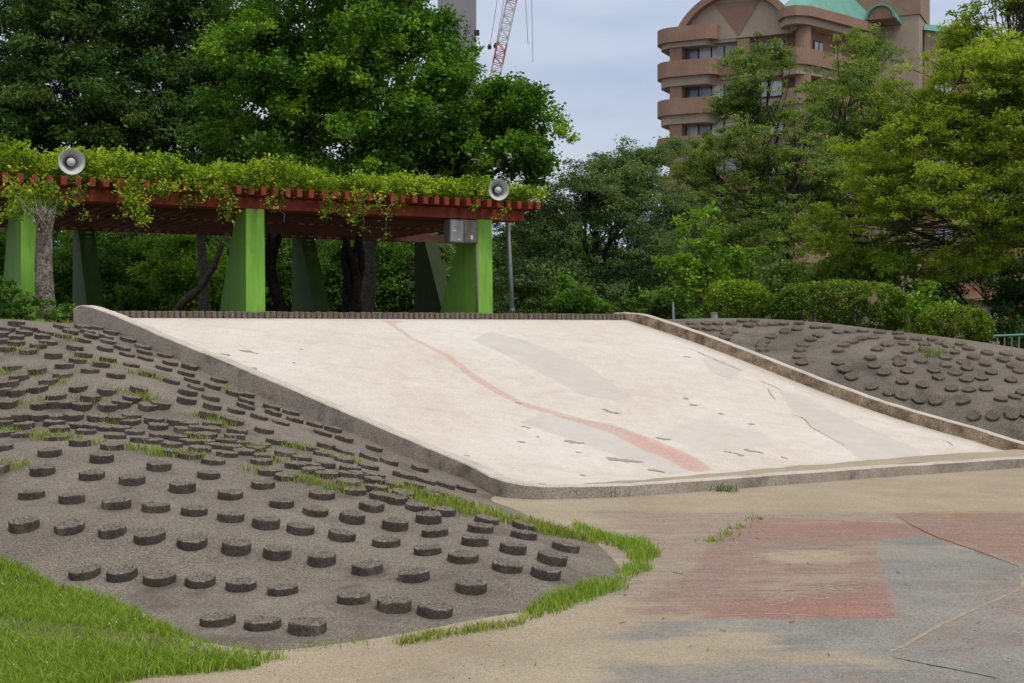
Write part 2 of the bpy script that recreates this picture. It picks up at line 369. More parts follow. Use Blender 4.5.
rl = (R1-R0); sideR = ((GX-R0.x)*(-rl.y)+(GY-R0.y)*rl.x)/rl.length
grid(GX, GY, GZ, 'right_mound', M['mound_r'], keep=(sideR > .02) & (GZ > -.15))
tag(bpy.data.objects['right_mound'], 'dark concrete climbing mound right of the white slide', 'mound', kind='structure')

# ------------------------------------------------------------------ terrace behind (park ground on the higher level)
bx = [-80, -14, -9, -5.5, 1.85, 3.0, 7.3, 12, 90]; by = [17.3, 17.2, 17.1, 16.72, 20.55, 21.4, 20.2, 20.0, 20.0]
def TZ(X, Y): return 1.70-.95*sst(np.asarray(X, float)+0*np.asarray(Y, float), 4.2, 13)
tx = np.r_[np.linspace(-200, -15, 12), np.linspace(-14, 14, 90), np.linspace(15, 200, 12)]
tt = np.r_[0, np.linspace(0, 1, 40)**2.2]
TX = np.repeat(tx[None], len(tt), 0); B = np.interp(TX, bx, by); TY = B+tt[:, None]*(420-B)
TZv = TZ(TX, TY)-.03+.03*np.sin(TX*.7)*np.sin(TY*.5); TZv[0] -= .6; TZv[1] = TZ(TX[1], TY[1])-.06
grid(TX, TY, TZv, 'park_lawn', M['soil']); tag(bpy.data.objects['park_lawn'], kind='structure')

# ------------------------------------------------------------------ ground sheet and court
def sand_nodes(n):
    a = n.ramp(n.noise(1.3, 6, .6), [(.3, (.29, .242, .178)), (.7, (.38, .322, .242))])
    a = n.mix(.42, a, n.ramp(n.noise(110, 3, .7), [(.38, .15), (.62, .85)]), 'OVERLAY')
    return a
m, t, p, o = newmat('sandy_ground'); n = NB(t); n.l(sand_nodes(n), p.inputs['Base Color']); p.inputs['Roughness'].default_value = .95
n.l(n.bump(n.noise(110, 4, .7), .6, .008), p.inputs['Normal']); M['sand'] = m
g = MB(); g.add([(-600, -60, 0), (600, -60, 0), (600, 900, 0), (-600, 900, 0)], [(0, 1, 2, 3)])
tag(g.build('ground', M['sand']), kind='structure')

K = 2.535
def cq(x, y): return gnd(620+x/K, 470+y/K)
cx = np.arange(-4.5, 8.5, .04); cy = np.arange(5.0, 15.6, .04); CX, CY = np.meshgrid(cx, cy)
def soft(poly, w): return sst(sdf(CX, CY, poly), -w, w)
redA = soft([cq(*q) for q in ((225, 190), (345, 122), (560, 130), (760, 140), (785, 165), (640, 183), (655, 235), (708, 379), (380, 381), (60, 371), (-40, 368), (0, 340), (120, 300), (200, 240))], .02)
redS = np.maximum(soft([cq(*q) for q in ((520, 310), (690, 300), (708, 379), (420, 381), (100, 379), (300, 340))], .35),
                  soft([cq(*q) for q in ((300, 130), (700, 120), (790, 150), (1010, 180), (1000, 205), (640, 175), (270, 180))], .3)*.6)
org = soft([cq(*q) for q in ((640, 95), (760, 88), (1060, 98), (1400, 100), (1400, 220), (1060, 245), (1010, 240), (785, 163), (700, 118))], .05)
blueA = soft([cq(*q) for q in ((640, 183), (785, 165), (1015, 247), (1100, 260), (1500, 260), (1500, 900), (300, 900), (380, 640), (-300, 640), (-700, 700), (-600, 520), (-200, 430), (-40, 385), (380, 383), (709, 381), (656, 235))], .02)
red2 = soft([cq(*q) for q in ((900, 280), (1100, 255), (1100, 400), (850, 400), (1000, 320))], .3)
red2 = np.maximum(red2, soft([cq(*q) for q in ((-500, 560), (500, 530), (900, 545), (900, 640), (-500, 640))], .25)*.8)
red2 = np.maximum(red2, soft([cq(*q) for q in ((740, 370), (900, 380), (1100, 420), (1100, 480), (800, 475))], .3)*.6)
gxp, gyp = proj(CX, CY, 0*CX); nzc = np.array([[noise.noise(Vector((a*.5, b*1.8, 0)))+.5*noise.noise(Vector((a*1.1, b*4.5, 5))) for a in CX[0]] for b in CY[:, 0]])
sandc = np.clip(1.0-sst(gxp, 500, 690)*.92, 0, 1)
sandc = np.maximum(sandc, 1-sst(gyp, 503, 520)*1.0)
sandc = np.maximum(sandc, sst(gxp, 1100, 1400)*.6)
sandc = np.maximum(sandc, soft([cq(*q) for q in ((330, 200), (620, 195), (650, 280), (600, 300), (380, 330), (250, 300))], .4)*.45)
sandc = np.maximum(sandc, soft([cq(*q) for q in ((0, 440), (250, 400), (480, 400), (330, 480), (600, 470), (700, 500), (200, 520), (-100, 520))], .35)*.62)
sandc = np.clip(np.minimum(sandc, 1-.4*redS)+.42*nzc*sst(gyp, 503, 530), 0, 1)
m, t, p, o = newmat('painted_court'); n = NB(t); SAND = sand_nodes(n)
rot = (0, 0, R(-7))
iso = n.noise(1.1, 10, .68); iso2 = n.noise(5.5, 8, .7)
st = n.math('ADD', n.math('MULTIPLY', n.noise(1.7, 8, .72, stretch=(.6, 3.2, 1), rot=rot, dist=.3), .55), n.math('MULTIPLY', iso, .45)); st2 = n.math('ADD', n.math('MULTIPLY', n.noise(3.5, 6, .8, stretch=(.4, 5, 1), rot=rot), .6), n.math('MULTIPLY', iso2, .4))
BL = n.ramp(n.noise(2, 5), [(.3, (.18, .182, .172)), (.7, (.255, .255, .238))]); RD = n.ramp(st2, [(.3, (.26, .095, .075)), (.7, (.33, .18, .15))])
GRYR = n.ramp(st2, [(.38, (.215, .14, .12)), (.62, (.285, .225, .195))]); OR = n.ramp(st2, [(.45, (.23, .155, .13)), (.66, (.33, .20, .09))])
base = n.mix(n.attr('blue'), n.ramp(st2, [(.4, (.24, .185, .155)), (.6, (.315, .27, .225))]), BL)
base = n.mix(n.attr('red'), base, GRYR)
base = n.mix(n.attr('org'), base, n.mix(n.smooth(st, .42, .58), GRYR, OR))
rs = n.math('MULTIPLY', n.math('MULTIPLY', n.math('MAXIMUM', n.attr('reds'), n.attr('red2')), .85), n.smooth(n.math('ADD', st2, n.math('MULTIPLY', n.attr('reds'), .07)), .48, .57))
base = n.mix(rs, base, RD)
scr = n.smooth(n.noise(5, 4, .7, stretch=(.35, 16, 1), rot=(0, 0, R(-6))), .60, .66)
base = n.mix(n.math('MULTIPLY', scr, .75), base, (.30, .095, .075))
scr2 = n.smooth(n.noise(7, 4, .7, stretch=(.4, 12, 1), rot=(0, 0, R(-11))), .62, .68)
base = n.mix(n.math('MULTIPLY', scr2, .5), base, (.36, .31, .25))
flk = n.smooth(n.noise(22, 6, .75), .56, .62)
base = n.mix(n.math('MULTIPLY', flk, .35), base, (.30, .275, .24))
base = n.mix(.45, base, n.ramp(n.noise(100, 3, .7), [(.38, .15), (.62, .85)]), 'OVERLAY')
sf = n.math('MULTIPLY', .93, n.smooth(n.math('ADD', n.math('ADD', n.math('MULTIPLY', st, 1.0), n.math('MULTIPLY', st2, .75)), n.math('MULTIPLY', n.attr('sand'), .52)), .98, 1.2))
fin = n.mix(sf, base, SAND)
n.l(fin, p.inputs['Base Color']); p.inputs['Roughness'].default_value = .93; p.inputs['Specular IOR Level'].default_value = .2
n.l(n.bump(sf, .5, .006, n.bump(n.noise(120, 4, .7), .55, .007)), p.inputs['Normal']); M['court'] = m
CZ = .005+0*CX
V_s = []
for L in (((340, 335), (380, 318), (430, 305), (500, 298), (560, 294), (620, 288)), ((480, 312), (520, 300), (560, 309), (600, 299), (640, 303)), ((370, 348), (400, 342), (432, 334), (440, 320), (470, 312)), ((240, 374), (330, 368), (400, 366), (470, 371), (560, 372)), ((520, 300), (540, 287), (590, 283), (620, 290)), ((400, 330), (460, 322), (500, 330), (540, 322))):
    V_s.append([cq(*q) for q in L])
grid(CX, CY, CZ, 'court_pavement', M['court'], attrs=dict(red=redA, reds=redS*redA+.0*redS+redS*org*.5, org=org, blue=blueA, red2=red2, sand=sandc))
tag(bpy.data.objects['court_pavement'], kind='structure')

def drape_strip(name, pts, width, mat, H, parent=None, lift=.004, jag=.4):
    pts = spline(pts, 8); V = []; F = []
    for i, q in enumerate(pts):
        t = (pts[min(i+1, len(pts)-1)]-pts[max(i-1, 0)]); t.z = 0; t.normalize(); a = Vector((-t.y, t.x, 0))
        e = .25+.75*min(1, 4*min(i, len(pts)-1-i)/len(pts)+.01)
        w_ = width*e*(1+random.uniform(-jag, jag)); off = a*random.uniform(-jag, jag)*width*.6
        V += [q+off+a*w_/2+Vector((0, 0, lift)), q+off-a*w_/2+Vector((0, 0, lift))]
    F = [(2*i, 2*i+1, 2*i+3, 2*i+2) for i in range(len(pts)-1)]
    return mesh_np(name, V, F, mat, parent)
M['crack_sand'] = paint('crack_sand', (.37, .31, .24), .95, .3, 20, .4); M['crack_dark'] = paint('crack_dark', (.05, .045, .04), .95, .3, 20)
M['crack_red'] = paint('crack_red', (.24, .07, .055), .95, .3, 20)
o = drape_strip('pavement_crack', [cq(*q) for q in ((690, 476), (688, 462), (720, 448), (800, 402), (850, 378), (1005, 308), (1022, 290), (1030, 262), (1200, 245))], .026, M['crack_sand'], None, lift=.0066)
tag(o, 'sand filled crack zigzagging across the blue grey paving', 'crack')
SV, SF = [], []
for L in V_s:
    tmp = drape_strip('tmp', L, .022, None, None, lift=.0065, jag=.7); b_ = len(SV); SV += [tuple(v.co) for v in tmp.data.vertices]; SF += [tuple(i+b_ for i in p_.vertices) for p_ in tmp.data.polygons]; bpy.data.objects.remove(tmp)
tag(mesh_np('paint_scratches', SV, SF, M['crack_sand']), 'pale scribbled scratches across the worn red paint', 'scratches', kind='stuff')
o = drape_strip('pavement_crack', [cq(*q) for q in ((693, 478), (760, 492), (880, 515), (960, 532))], .012, M['crack_dark'], None, lift=.0068)
tag(o, 'thin dark crack at the bottom of the blue grey paving', 'crack')
o = drape_strip('pavement_crack', [cq(*q) for q in ((700, 118), (780, 162), (900, 205), (1012, 247))], .022, M['crack_red'], None, lift=.0068)
tag(o, 'thin red line between the orange and blue paving', 'paint line')

# ------------------------------------------------------------------ slide
slide = empty('concrete_slide', L0, 'wide cream concrete slide with low kerbs and a red painted line', 'slide')
def par(o, root):      # keep world coordinates when parenting
    o.parent = root; o.matrix_parent_inverse = Matrix.Translation(root.location).inverted() if root.rotation_euler.z == 0 else root.matrix_basis.inverted()
    return o
k2 = 2.926
def A2(L, ox=370, oy=315, k=k2): return [onslide(ox+x/k, oy+y/k) for x, y in L]
redp = A2(((30, 14), (110, 16), (75, 28), (130, 68), (235, 115), (310, 172), (380, 215), (450, 252), (530, 278), (640, 306), (740, 328), (840, 365), (940, 410), (1015, 452), (960, 462), (880, 430), (790, 395), (700, 345), (610, 316), (515, 288), (435, 264), (362, 228), (290, 185), (215, 122), (110, 68), (60, 34)))
redd = A2(((640, 306), (740, 328), (840, 365), (940, 410), (1025, 455), (930, 460), (850, 420), (740, 350)))
g1 = A2(((300, 75), (350, 48), (470, 80), (640, 150), (770, 240), (720, 252), (620, 235), (480, 160)))
g2 = A2(((440, 315), (500, 288), (720, 320), (860, 385), (1000, 440), (880, 468), (770, 430), (600, 370)))
g3 = A2(((285, 262), (370, 285), (700, 440), (780, 480), (560, 480), (330, 330)), 680, 300, 2.977)
g4 = A2(((60, 170), (130, 178), (195, 210), (150, 240), (90, 215)), 680, 300, 2.977)
g5 = A2(((0, 365), (90, 350), (260, 395), (290, 440), (60, 455), (-60, 400)), 680, 300, 2.977)
dr = np.maximum(sdf(SX, SY, redp), -.3); drs = sdf(SX, SY, redd)
dg = np.maximum.reduce([sdf(SX, SY, g1), sdf(SX, SY, g2), sdf(SX, SY, g3), sdf(SX, SY, g4)]); dg5 = sdf(SX, SY, g5)
m, t, p, o = newmat('slide_concrete'); n = NB(t)
base = n.ramp(n.noise(.55, 6, .6), [(.3, (.535, .475, .425)), (.55, (.585, .54, .505)), (.75, (.61, .585, .565))])
stn = n.noise(1.6, 8, .7, stretch=(.5, 1.6, 1), rot=(0, 0, R(35)))
base = n.mix(n.math('MULTIPLY', n.smooth(stn, .52, .72), .32), base, (.43, .36, .30))
base = n.mix(.24, base, n.ramp(n.noise(60, 5, .8), [(.38, .2), (.62, .8)]), 'OVERLAY')
base = n.mix(.13, base, n.ramp(n.noise(5, 8, .75), [(.38, .25), (.62, .75)]), 'OVERLAY')
edge = n.noise(9, 5, .7)
gm = n.smooth(n.math('ADD', n.attr('dg'), n.math('MULTIPLY', n.math('SUBTRACT', edge, .5), .12)), -.015, .03)
gv = n.ramp(n.noise(3, 5, .7), [(.35, (.43, .405, .38)), (.65, (.49, .465, .44))])
base = n.mix(n.math('MULTIPLY', gm, .62), base, gv)
gm5 = n.smooth(n.math('ADD', n.attr('dgb'), n.math('MULTIPLY', n.math('SUBTRACT', edge, .5), .3)), -.05, .08)
base = n.mix(n.math('MULTIPLY', gm5, .45), base, (.47, .445, .42))
rm = n.smooth(n.math('ADD', n.attr('dr'), n.math('MULTIPLY', n.math('SUBTRACT', edge, .5), .09)), -.012, .05)
wear = n.ramp(n.noise(26, 5, .75), [(.35, .25), (.6, .85)])
base = n.mix(n.math('MULTIPLY', rm, n.math('MULTIPLY', wear, .75)), base, (.46, .22, .18))
rm2 = n.smooth(n.attr('drs'), -.05, .25)
base = n.mix(n.math('MULTIPLY', rm2, n.math('MULTIPLY', wear, .5)), base, (.52, .20, .18))
run = n.noise(3.2, 6, .7, stretch=(.22, 3.5, 1), rot=(0, 0, R(35)))
base = n.mix(n.math('MULTIPLY', n.smooth(run, .52, .70), .22), base, (.42, .37, .33))
ed_ = n.smooth(n.math('ADD', n.attr('edge'), n.math('MULTIPLY', n.noise(4, 7, .7), .5)), .58, .20)
base = n.mix(n.math('MULTIPLY', ed_, .5), base, (.36, .30, .24))
chip = n.math('MULTIPLY', n.smooth(n.noise(7, 6, .75), .69, .73), n.smooth(n.noise(1.1, 3), .5, .62))
base = n.mix(n.math('MULTIPLY', chip, .6), base, (.33, .31, .28))
n.l(base, p.inputs['Base Color']); p.inputs['Roughness'].default_value = .75; p.inputs['Specular IOR Level'].default_value = .3
n.l(n.bump(n.noise(70, 4, .7), .3, .004, n.bump(n.noise(2.5, 5), .35, .03)), p.inputs['Normal']); M['slide'] = m
inside = sdf(SX, SY, [tuple(q[:2]) for q in front]+[(9, 16), (5, 21), (-5.3, 21), (-5.45, 16.45)]) > .07
surf = grid(SX, SY, SZ, 'slope_surface', M['slide'], attrs=dict(dr=dr, drs=drs, dg=dg, dgb=dg5, edge=np.minimum(np.minimum(U*8.1, (1-U)*8.1), np.minimum(S*6.5+.12, np.maximum(1.12-S, 0)*5))), keep=inside | (S < .8))
par(surf, slide)
# kerbs: swept profile with dark faces and a pale top
def sweep_kerb(name, outer, zt, zb, width, inward, mats, parent, label=None):
    n_ = len(outer); V = []; F = []
    for i, q in enumerate(outer):
        t_ = outer[min(i+1, n_-1)]-outer[max(i-1, 0)]; t_.z = 0; t_.normalize(); a = Vector((-t_.y, t_.x, 0))*inward
        ch = .012; j = random.uniform(-.003, .003)
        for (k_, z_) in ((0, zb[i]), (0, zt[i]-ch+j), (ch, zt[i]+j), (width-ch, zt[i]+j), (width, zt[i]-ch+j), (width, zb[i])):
            v = q+a*k_; V.append((v.x, v.y, z_))
    mi = []
    for i in range(n_-1):
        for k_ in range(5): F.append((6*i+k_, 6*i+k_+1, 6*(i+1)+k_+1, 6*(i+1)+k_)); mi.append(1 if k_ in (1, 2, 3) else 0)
    F.append(tuple(range(6))); F.append(tuple(6*(n_-1)+k_ for k_ in range(5, -1, -1))); mi += [0, 0]
    o = mesh_np(name, V, F, mats[0]); o.data.materials.append(mats[1])
    for pl, k_ in zip(o.data.polygons, mi): pl.material_index = k_
    if parent: par(o, parent)
    if label: o['label'] = label
    return o
path = []; zt = []
for s in (-.05, -.03, 0, .04, .08, .14, .2, .3, .4, .5, .582, .7, .8, .87, .92): path.append(L0+(L1-L0)*s)
zt = list(np.interp([-.05, -.03, 0, .04, .08, .14, .2, .3, .4, .5, .582, .7, .8, .87, .92],
          [-.05, -.03, 0, .05, .1, .2, .4, .582, .8, .92, 1.0], [1.88, 1.915, 1.90, 1.83, 1.745, 1.55, 1.205, .875, .47, .255, .17]))
nl = len(path)
for q in front[1:]: path.append(Vector((q.x, q.y, 0))); zt.append(.12)
zt[nl] = .19; zt[nl+1] = .165; zt[nl+2] = .14; zt[nl+3] = .128
P3 = [Vector((q.x, q.y, z)) for q, z in zip(path, zt)]
P3 = spline(P3, 5)
il = min(range(len(P3)), key=lambda i: (P3[i]-Vector((front[1].x, front[1].y, .19))).length)
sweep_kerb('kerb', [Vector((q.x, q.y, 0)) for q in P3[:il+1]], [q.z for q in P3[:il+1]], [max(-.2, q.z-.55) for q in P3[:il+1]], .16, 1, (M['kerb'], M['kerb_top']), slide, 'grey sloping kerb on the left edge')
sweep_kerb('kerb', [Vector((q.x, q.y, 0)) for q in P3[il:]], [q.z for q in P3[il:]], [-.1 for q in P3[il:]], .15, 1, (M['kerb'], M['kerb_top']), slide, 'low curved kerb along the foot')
rs_ = [-.045, -.02, 0, .05, .1, .2, .33, .45, .586, .7, .81, .92, 1.0, 1.08, 1.2]
rp = [R0+(R1-R0)*s for s in rs_]
rz = [ZT+.11, ZT+.12, ZT+.115]+[float(slide_z(np.array(s), np.array(1.)))+.165 for s in rs_[3:12]]+[.235, .15, .10]
PR = spline([Vector((q.x, q.y, z)) for q, z in zip(rp, rz)], 4)
sweep_kerb('kerb', [Vector((q.x, q.y, 0)) for q in PR], [q.z for q in PR], [max(-.2, q.z-.5) for q in PR], .15, 1, (M['kerb_r'], M['kerb_top']), slide, 'dark stained kerb on the right edge')
# chips and cracks in the slide skin
M['chip'] = paint('chip_grey', (.40, .365, .31), .95, .35, 25, .5)
def chip(px, py, wpx, hp=None, root=slide):
    hp = hp or max(.9, wpx*.10); a = random.uniform(.15, .45); pts = []
    nn = 14
    for i in range(nn):
        th = 2*math.pi*i/nn; r_ = random.uniform(.45, 1.1)
        x = math.cos(th)*wpx/2*r_; y = math.sin(th)*hp/2*r_+x*a*.6
        pts.append(onslide(px+x, py+y)+Vector((0, 0, .004)))
    cen = sum(pts, Vector())/nn
    o = mesh_np('worn_patch', [cen]+pts, [(0, 1+i, 1+(i+1) % nn) for i in range(nn)], M['chip']); par(o, root)
for x, y, w_ in ((375, 122, 60), (305, 130, 50), (385, 170, 50), (530, 115, 14), (510, 155, 12)): chip(120+x/k2, 310+y/k2, w_/k2)
for x, y, w_ in ((455, 328, 40), (445, 372, 35), (595, 372, 76), (610, 402, 30), (490, 357, 14), (710, 285, 60), (690, 278, 30), (925, 243, 20), (945, 265, 28), (855, 362, 50), (285, 412, 24), (435, 258, 26), (740, 425, 120), (830, 455, 70), (625, 470, 26)): chip(370+x/k2, 315+y/k2, w_/k2)
for x, y, w_ in ((18, 295, 20), (40, 312, 26), (125, 340, 22), (215, 370, 30), (155, 455, 46), (220, 450, 70), (180, 462, 40), (20, 170, 24), (310, 470, 30)): chip(680+x/2.977, 300+y/2.977, w_/2.977)
for L in (((30, 145), (80, 168), (130, 188), (185, 211)), ((235, 238), (270, 254), (305, 270)), ((262, 262), (270, 280), (284, 297)), ((330, 340), (370, 355), (390, 378), (430, 402), (490, 435)), ((780, 420), (800, 425), (812, 436))):
    o = drape_strip('crack', A2(L, 680, 300, 2.977),   .014, M['chip'], None, lift=.006, jag=.5); par(o, slide)

# sand drifted between slide foot and kerb
u_ = np.linspace(.02, 1.12, 90); v_ = np.linspace(0, 1, 40); UU, VV = np.meshgrid(u_, v_)
fr = spline(front[3:], 6); fa = np.array([(q.x, q.y) for q in fr]); tl = np.linspace(0, 1, len(fa))
fx = np.interp(UU, tl, fa[:, 0]); fy = np.interp(UU, tl, fa[:, 1])
nx_, ny_ = -.45, .89
bxx = fx+(nx_*.13)*(1-VV)+VV*(nx_*(2.4)); byy = fy+(ny_*.13)*(1-VV)+VV*(ny_*2.4)
wd = .10+.78*UU**1.5+.05*np.sin(UU*23)*np.sin(UU*61+1); dd = VV*2.27; hz = .119-.055*sst(dd, wd-.10, wd+.16)
nzv = np.array([[noise.noise(Vector((float(a)*1.3, float(b)*1.3, 3)))+.5*noise.noise(Vector((float(a)*4, float(b)*4, 7))) for a, b in zip(r1, r2)] for r1, r2 in zip(bxx, byy)])
hz = hz+nzv*.010-.25*sst(VV, .85, 1)-.04*sst(1-UU, .75, .98)
o = grid(bxx, byy, hz, 'sand_drift', M['sand']); tag(o, 'pale sand drifted along the foot of the slide', 'sand', kind='stuff')

# log edging along the platform
edg = empty('log_edging', (L0.x, L0.y+.1, ZT), 'row of short round edging logs along the top of the slide', 'edging')
NL = 98; rr = None
bm = bmesh.new(); bmesh.ops.create_cone(bm, cap_ends=True, segments=12, radius1=.042, radius2=.040, depth=.42)
bmesh.ops.bevel(bm, geom=[e for e in bm.edges if all(v.co.z > .2 for v in e.verts)], offset=.008, segments=1, affect='EDGES')
lme = bpy.data.meshes.new('log'); bm.to_mesh(lme); bm.free(); lme.materials.append(M['log'])
for i in range(NL):
    f = .012+(i+.5)/NL*.985; q = L0+(R0-L0)*f+Vector((-.03, .07, 0))
    o = bpy.data.objects.new('log', lme); col.objects.link(o); o.parent = edg
    o.location = Vector((q.x, q.y, ZT-.115+random.uniform(-.006, .006)))-edg.location; o.rotation_euler = (random.uniform(-.03, .03), random.uniform(-.03, .03), random.uniform(0, 6))

# ------------------------------------------------------------------ stepping studs
def crop(L, ox, oy, s): return [(ox+x/s, oy+y/s) for x, y in L]
s_ = 6.827; LP = []
LP += crop([(112,88),(50,130),(195,122),(310,148),(165,152),(5,160),(110,183),(290,178),(420,108),(480,142),(560,115),(650,118),(595,145),(430,170),(565,200),(620,173),(755,150),(720,178),(740,212),(870,198),(5,210),(110,225),(260,243),(330,218),(510,253),(50,262),(195,278),(365,308),(570,300),(715,265),(675,285),(830,258),(865,300),(975,248),(985,285),(735,335),(690,370),(530,340),(895,372),(990,325),(960,355),(440,378),(615,412),(790,445),(85,385),(255,412),(430,440),(1000,435),(130,455),(330,485),(535,525),(725,550),(65,500),(265,530),(945,538),(900,595),(620,590),(830,628),(385,588),(120,555),(30,548),(1010,655),(60,640),(280,640),(370,630),(460,635),(560,645),(740,650)], 0, 310, s_)
LP += crop([(440,240),(478,290),(610,315),(433,325),(585,360),(625,410),(485,415),(808,405),(765,450),(650,455),(595,488),(755,525),(590,540),(765,582),(912,497),(1000,505),(930,615),(740,640),(880,670),(995,550),(990,585),(415,572),(360,605)], 100, 320, s_)
LP += crop([(355,170),(355,215),(345,250),(485,248),(495,290),(620,283),(645,335),(780,368),(905,402),(400,315),(550,355),(435,405),(235,350),(515,485),(835,425),(980,465),(860,515),(985,550),(655,510),(740,535),(840,570),(255,410),(85,365),(70,405),(235,455),(415,510),(580,568),(690,605),(850,640),(780,650),(980,610)], 200, 370, s_)
LP += crop([(30,70),(180,75),(260,90),(55,110),(130,105),(230,130),(330,125),(420,145),(390,165),(70,170),(20,210),(150,235),(190,185),(270,215),(300,170),(380,215),(450,180),(440,240),(520,215),(590,185),(610,220),(550,250),(640,285),(525,300),(340,265),(755,240),(720,260),(780,315),(760,350),(430,350),(160,290),(270,310),(860,215),(1000,255),(930,295),(1005,325),(1000,375),(820,420),(935,365),(930,450),(610,255),(700,275)], 150, 410, s_)
LP += crop([(60,118),(150,108),(270,108),(385,108),(500,108),(668,118),(800,125),(890,140),(370,153),(20,155),(165,168),(405,198),(540,170),(640,175),(730,192),(830,195),(585,218),(920,215),(785,245),(150,235),(380,255),(545,288),(765,310),(960,270),(900,105),(980,125),(950,155),(1010,185),(30,225)], 0, 400, s_)
LP += crop([(150,20),(290,60),(505,118),(815,255),(170,105),(330,145),(605,210),(465,180),(155,165),(310,210),(465,245),(700,305),(850,340),(990,370),(500,310),(170,225),(340,260),(780,375),(640,370),(960,430),(510,345),(320,300),(410,300),(430,330),(720,395),(880,435),(520,395),(330,350),(180,300),(70,240),(550,450),(370,410),(800,515),(650,470),(980,550),(700,430),(600,430),(90,270)], 300, 430, s_)
LP += crop([(90,85),(215,108),(10,70),(70,135),(10,148),(115,240),(340,295),(390,285),(565,335)], 430, 470, 6.024)
rows = [  # open studs of the front lobe, row by row from the grass upwards
 [(218.2,619.6),(262.6,622.5),(307,626.3)],
 [(85,571.5),(122.4,573),(160,576.5),(200.4,579.3),(241.3,583.4),(282.6,588.5),(353.8,597),(394,603),(435,607.8)],
 [(24.2,524.3),(69.9,527),(112.6,530.3),(150,535.5),(192.3,540),(236.3,545.6),(277,551),(321.5,558.7),(367.7,567),(414.3,574.8),(471.3,585)],
 [(-14,493),(32,494.2),(72,497.5),(116.5,503),(155.6,506),(194,510),(230.3,515.3),(265.5,521.9),(300.4,528),(341.7,535),(386.3,542.3),(428,550),(463,556.6),(506.9,565),(545.6,572.5)],
 [(-3,468),(42.5,470),(91.8,475),(132,479.2),(182.2,486.2),(230.3,493.7),(281.4,503),(315.2,510),(352,516.7),(395.3,523.8),(435,531),(475,540),(512.5,546.9),(552,556.9)],
 [(1,446.9),(49.8,451),(101.5,457),(148,463.5),(158.8,465.7),(208.6,473.7),(262.8,483.2),(322,494.4),(371.4,505),(428.7,517.2),(480.3,527.5),(523.4,534.4),(565.3,545.9)],
]
rows[5].remove((148, 463.5))
allrow = [q for r_ in rows for q in r_]
back = []
for q in LP:
    if any(abs(q[0]-a)< 11 and abs(q[1]-b) < 3.0 for a, b in back): continue
    if any(abs(q[0]-a)< 14 and abs(q[1]-b) < 6 for a, b in allrow): continue
    back.append(q)
RP = crop([(10,90),(60,88),(112,90),(190,90),(280,90),(340,95),(400,105),(492,97),(565,93),(635,92),(20,122),(118,128),(185,127),(345,120),(290,142),(248,162),(235,190),(280,73),(355,73),(440,73),(500,75),(650,145),(730,127),(785,122),(550,180),(505,213),(487,243),(490,270)], 690, 310, s_)
RP += crop([(20,18),(130,20),(105,58),(165,50),(240,45),(325,48),(260,105),(320,90),(400,80),(485,75),(565,72),(680,80),(805,92),(210,133),(160,170),(137,205),(130,248),(150,292),(555,125),(635,115),(495,148),(435,172),(398,208),(395,290),(438,337),(490,385),(665,197),(730,165),(618,257),(645,312),(710,360),(820,120),(930,128),(850,157),(870,215),(815,262),(815,298),(868,343),(960,280),(835,420),(970,445),(945,540),(830,520),(630,455),(750,495)], 780, 320, s_)
RP += crop([(180,52),(345,93),(300,65),(400,65),(355,135),(460,88),(510,108),(590,95),(540,148),(645,125),(490,185),(410,272),(488,235),(555,290),(635,260),(610,218),(680,185),(770,155),(760,228),(800,288),(900,160),(885,205),(950,245),(990,280),(735,325),(935,340),(440,325),(630,335),(530,400),(650,405),(765,400),(615,487),(865,472),(960,453),(1015,430),(300,470),(425,487),(685,590),(813,585),(937,575),(1020,565),(1010,195)], 874, 330, s_)
RPd = []
for q in RP:
    if any(abs(q[0]-a) < 9 and abs(q[1]-b) < 2.6 for a, b in RPd): continue
    RPd.append(q)
def stud_mesh(seed, rad, h, sink, mats, dish=.008):
    rs2 = random.Random(seed); n_ = 26; V = []; F = []; mi = []
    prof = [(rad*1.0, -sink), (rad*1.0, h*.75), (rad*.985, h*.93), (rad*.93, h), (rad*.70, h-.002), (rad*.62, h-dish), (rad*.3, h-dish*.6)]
    wob = [1+rs2.uniform(-.03, .02) for _ in range(n_)]; chp = [0]*n_
    for _ in range(rs2.choice((1, 2, 3))):
        c0 = rs2.randrange(n_); dd_ = rs2.uniform(.003, .011)
        for kk in range(rs2.choice((2, 3, 4))): chp[(c0+kk) % n_] = dd_
    for r_, z_ in prof:
        for k_ in range(n_):
            a = 2*math.pi*k_/n_; q = r_*wob[k_]*(1+rs2.uniform(-.008, .008)); V.append((q*math.cos(a), q*math.sin(a), z_+(rs2.uniform(-.005, .005) if z_ > 0 else 0)-(chp[k_] if r_ > rad*.9 and z_ > h*.8 else 0)))
    V.append((0, 0, h-dish*.5))
    for j in range(len(prof)-1):
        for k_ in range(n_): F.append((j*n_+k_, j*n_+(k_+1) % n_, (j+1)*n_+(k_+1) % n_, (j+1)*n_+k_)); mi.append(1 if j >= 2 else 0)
    b = (len(prof)-1)*n_
    for k_ in range(n_): F.append((b+k_, b+(k_+1) % n_, len(V)-1)); mi.append(1)
    me = bpy.data.meshes.new('stepping_stud'); me.from_pydata(V, [], F); me.update()
    for m_ in mats: me.materials.append(m_)
    me.polygons.foreach_set('material_index', mi); me.polygons.foreach_set('use_smooth', [True]*len(F)); return me
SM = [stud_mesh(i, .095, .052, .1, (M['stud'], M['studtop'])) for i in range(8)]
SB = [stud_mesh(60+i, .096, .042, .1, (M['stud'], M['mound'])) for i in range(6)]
SR = [stud_mesh(30+i, .091, .042, .1, (M['stud'], M['stud_r']), .004) for i in range(5)]
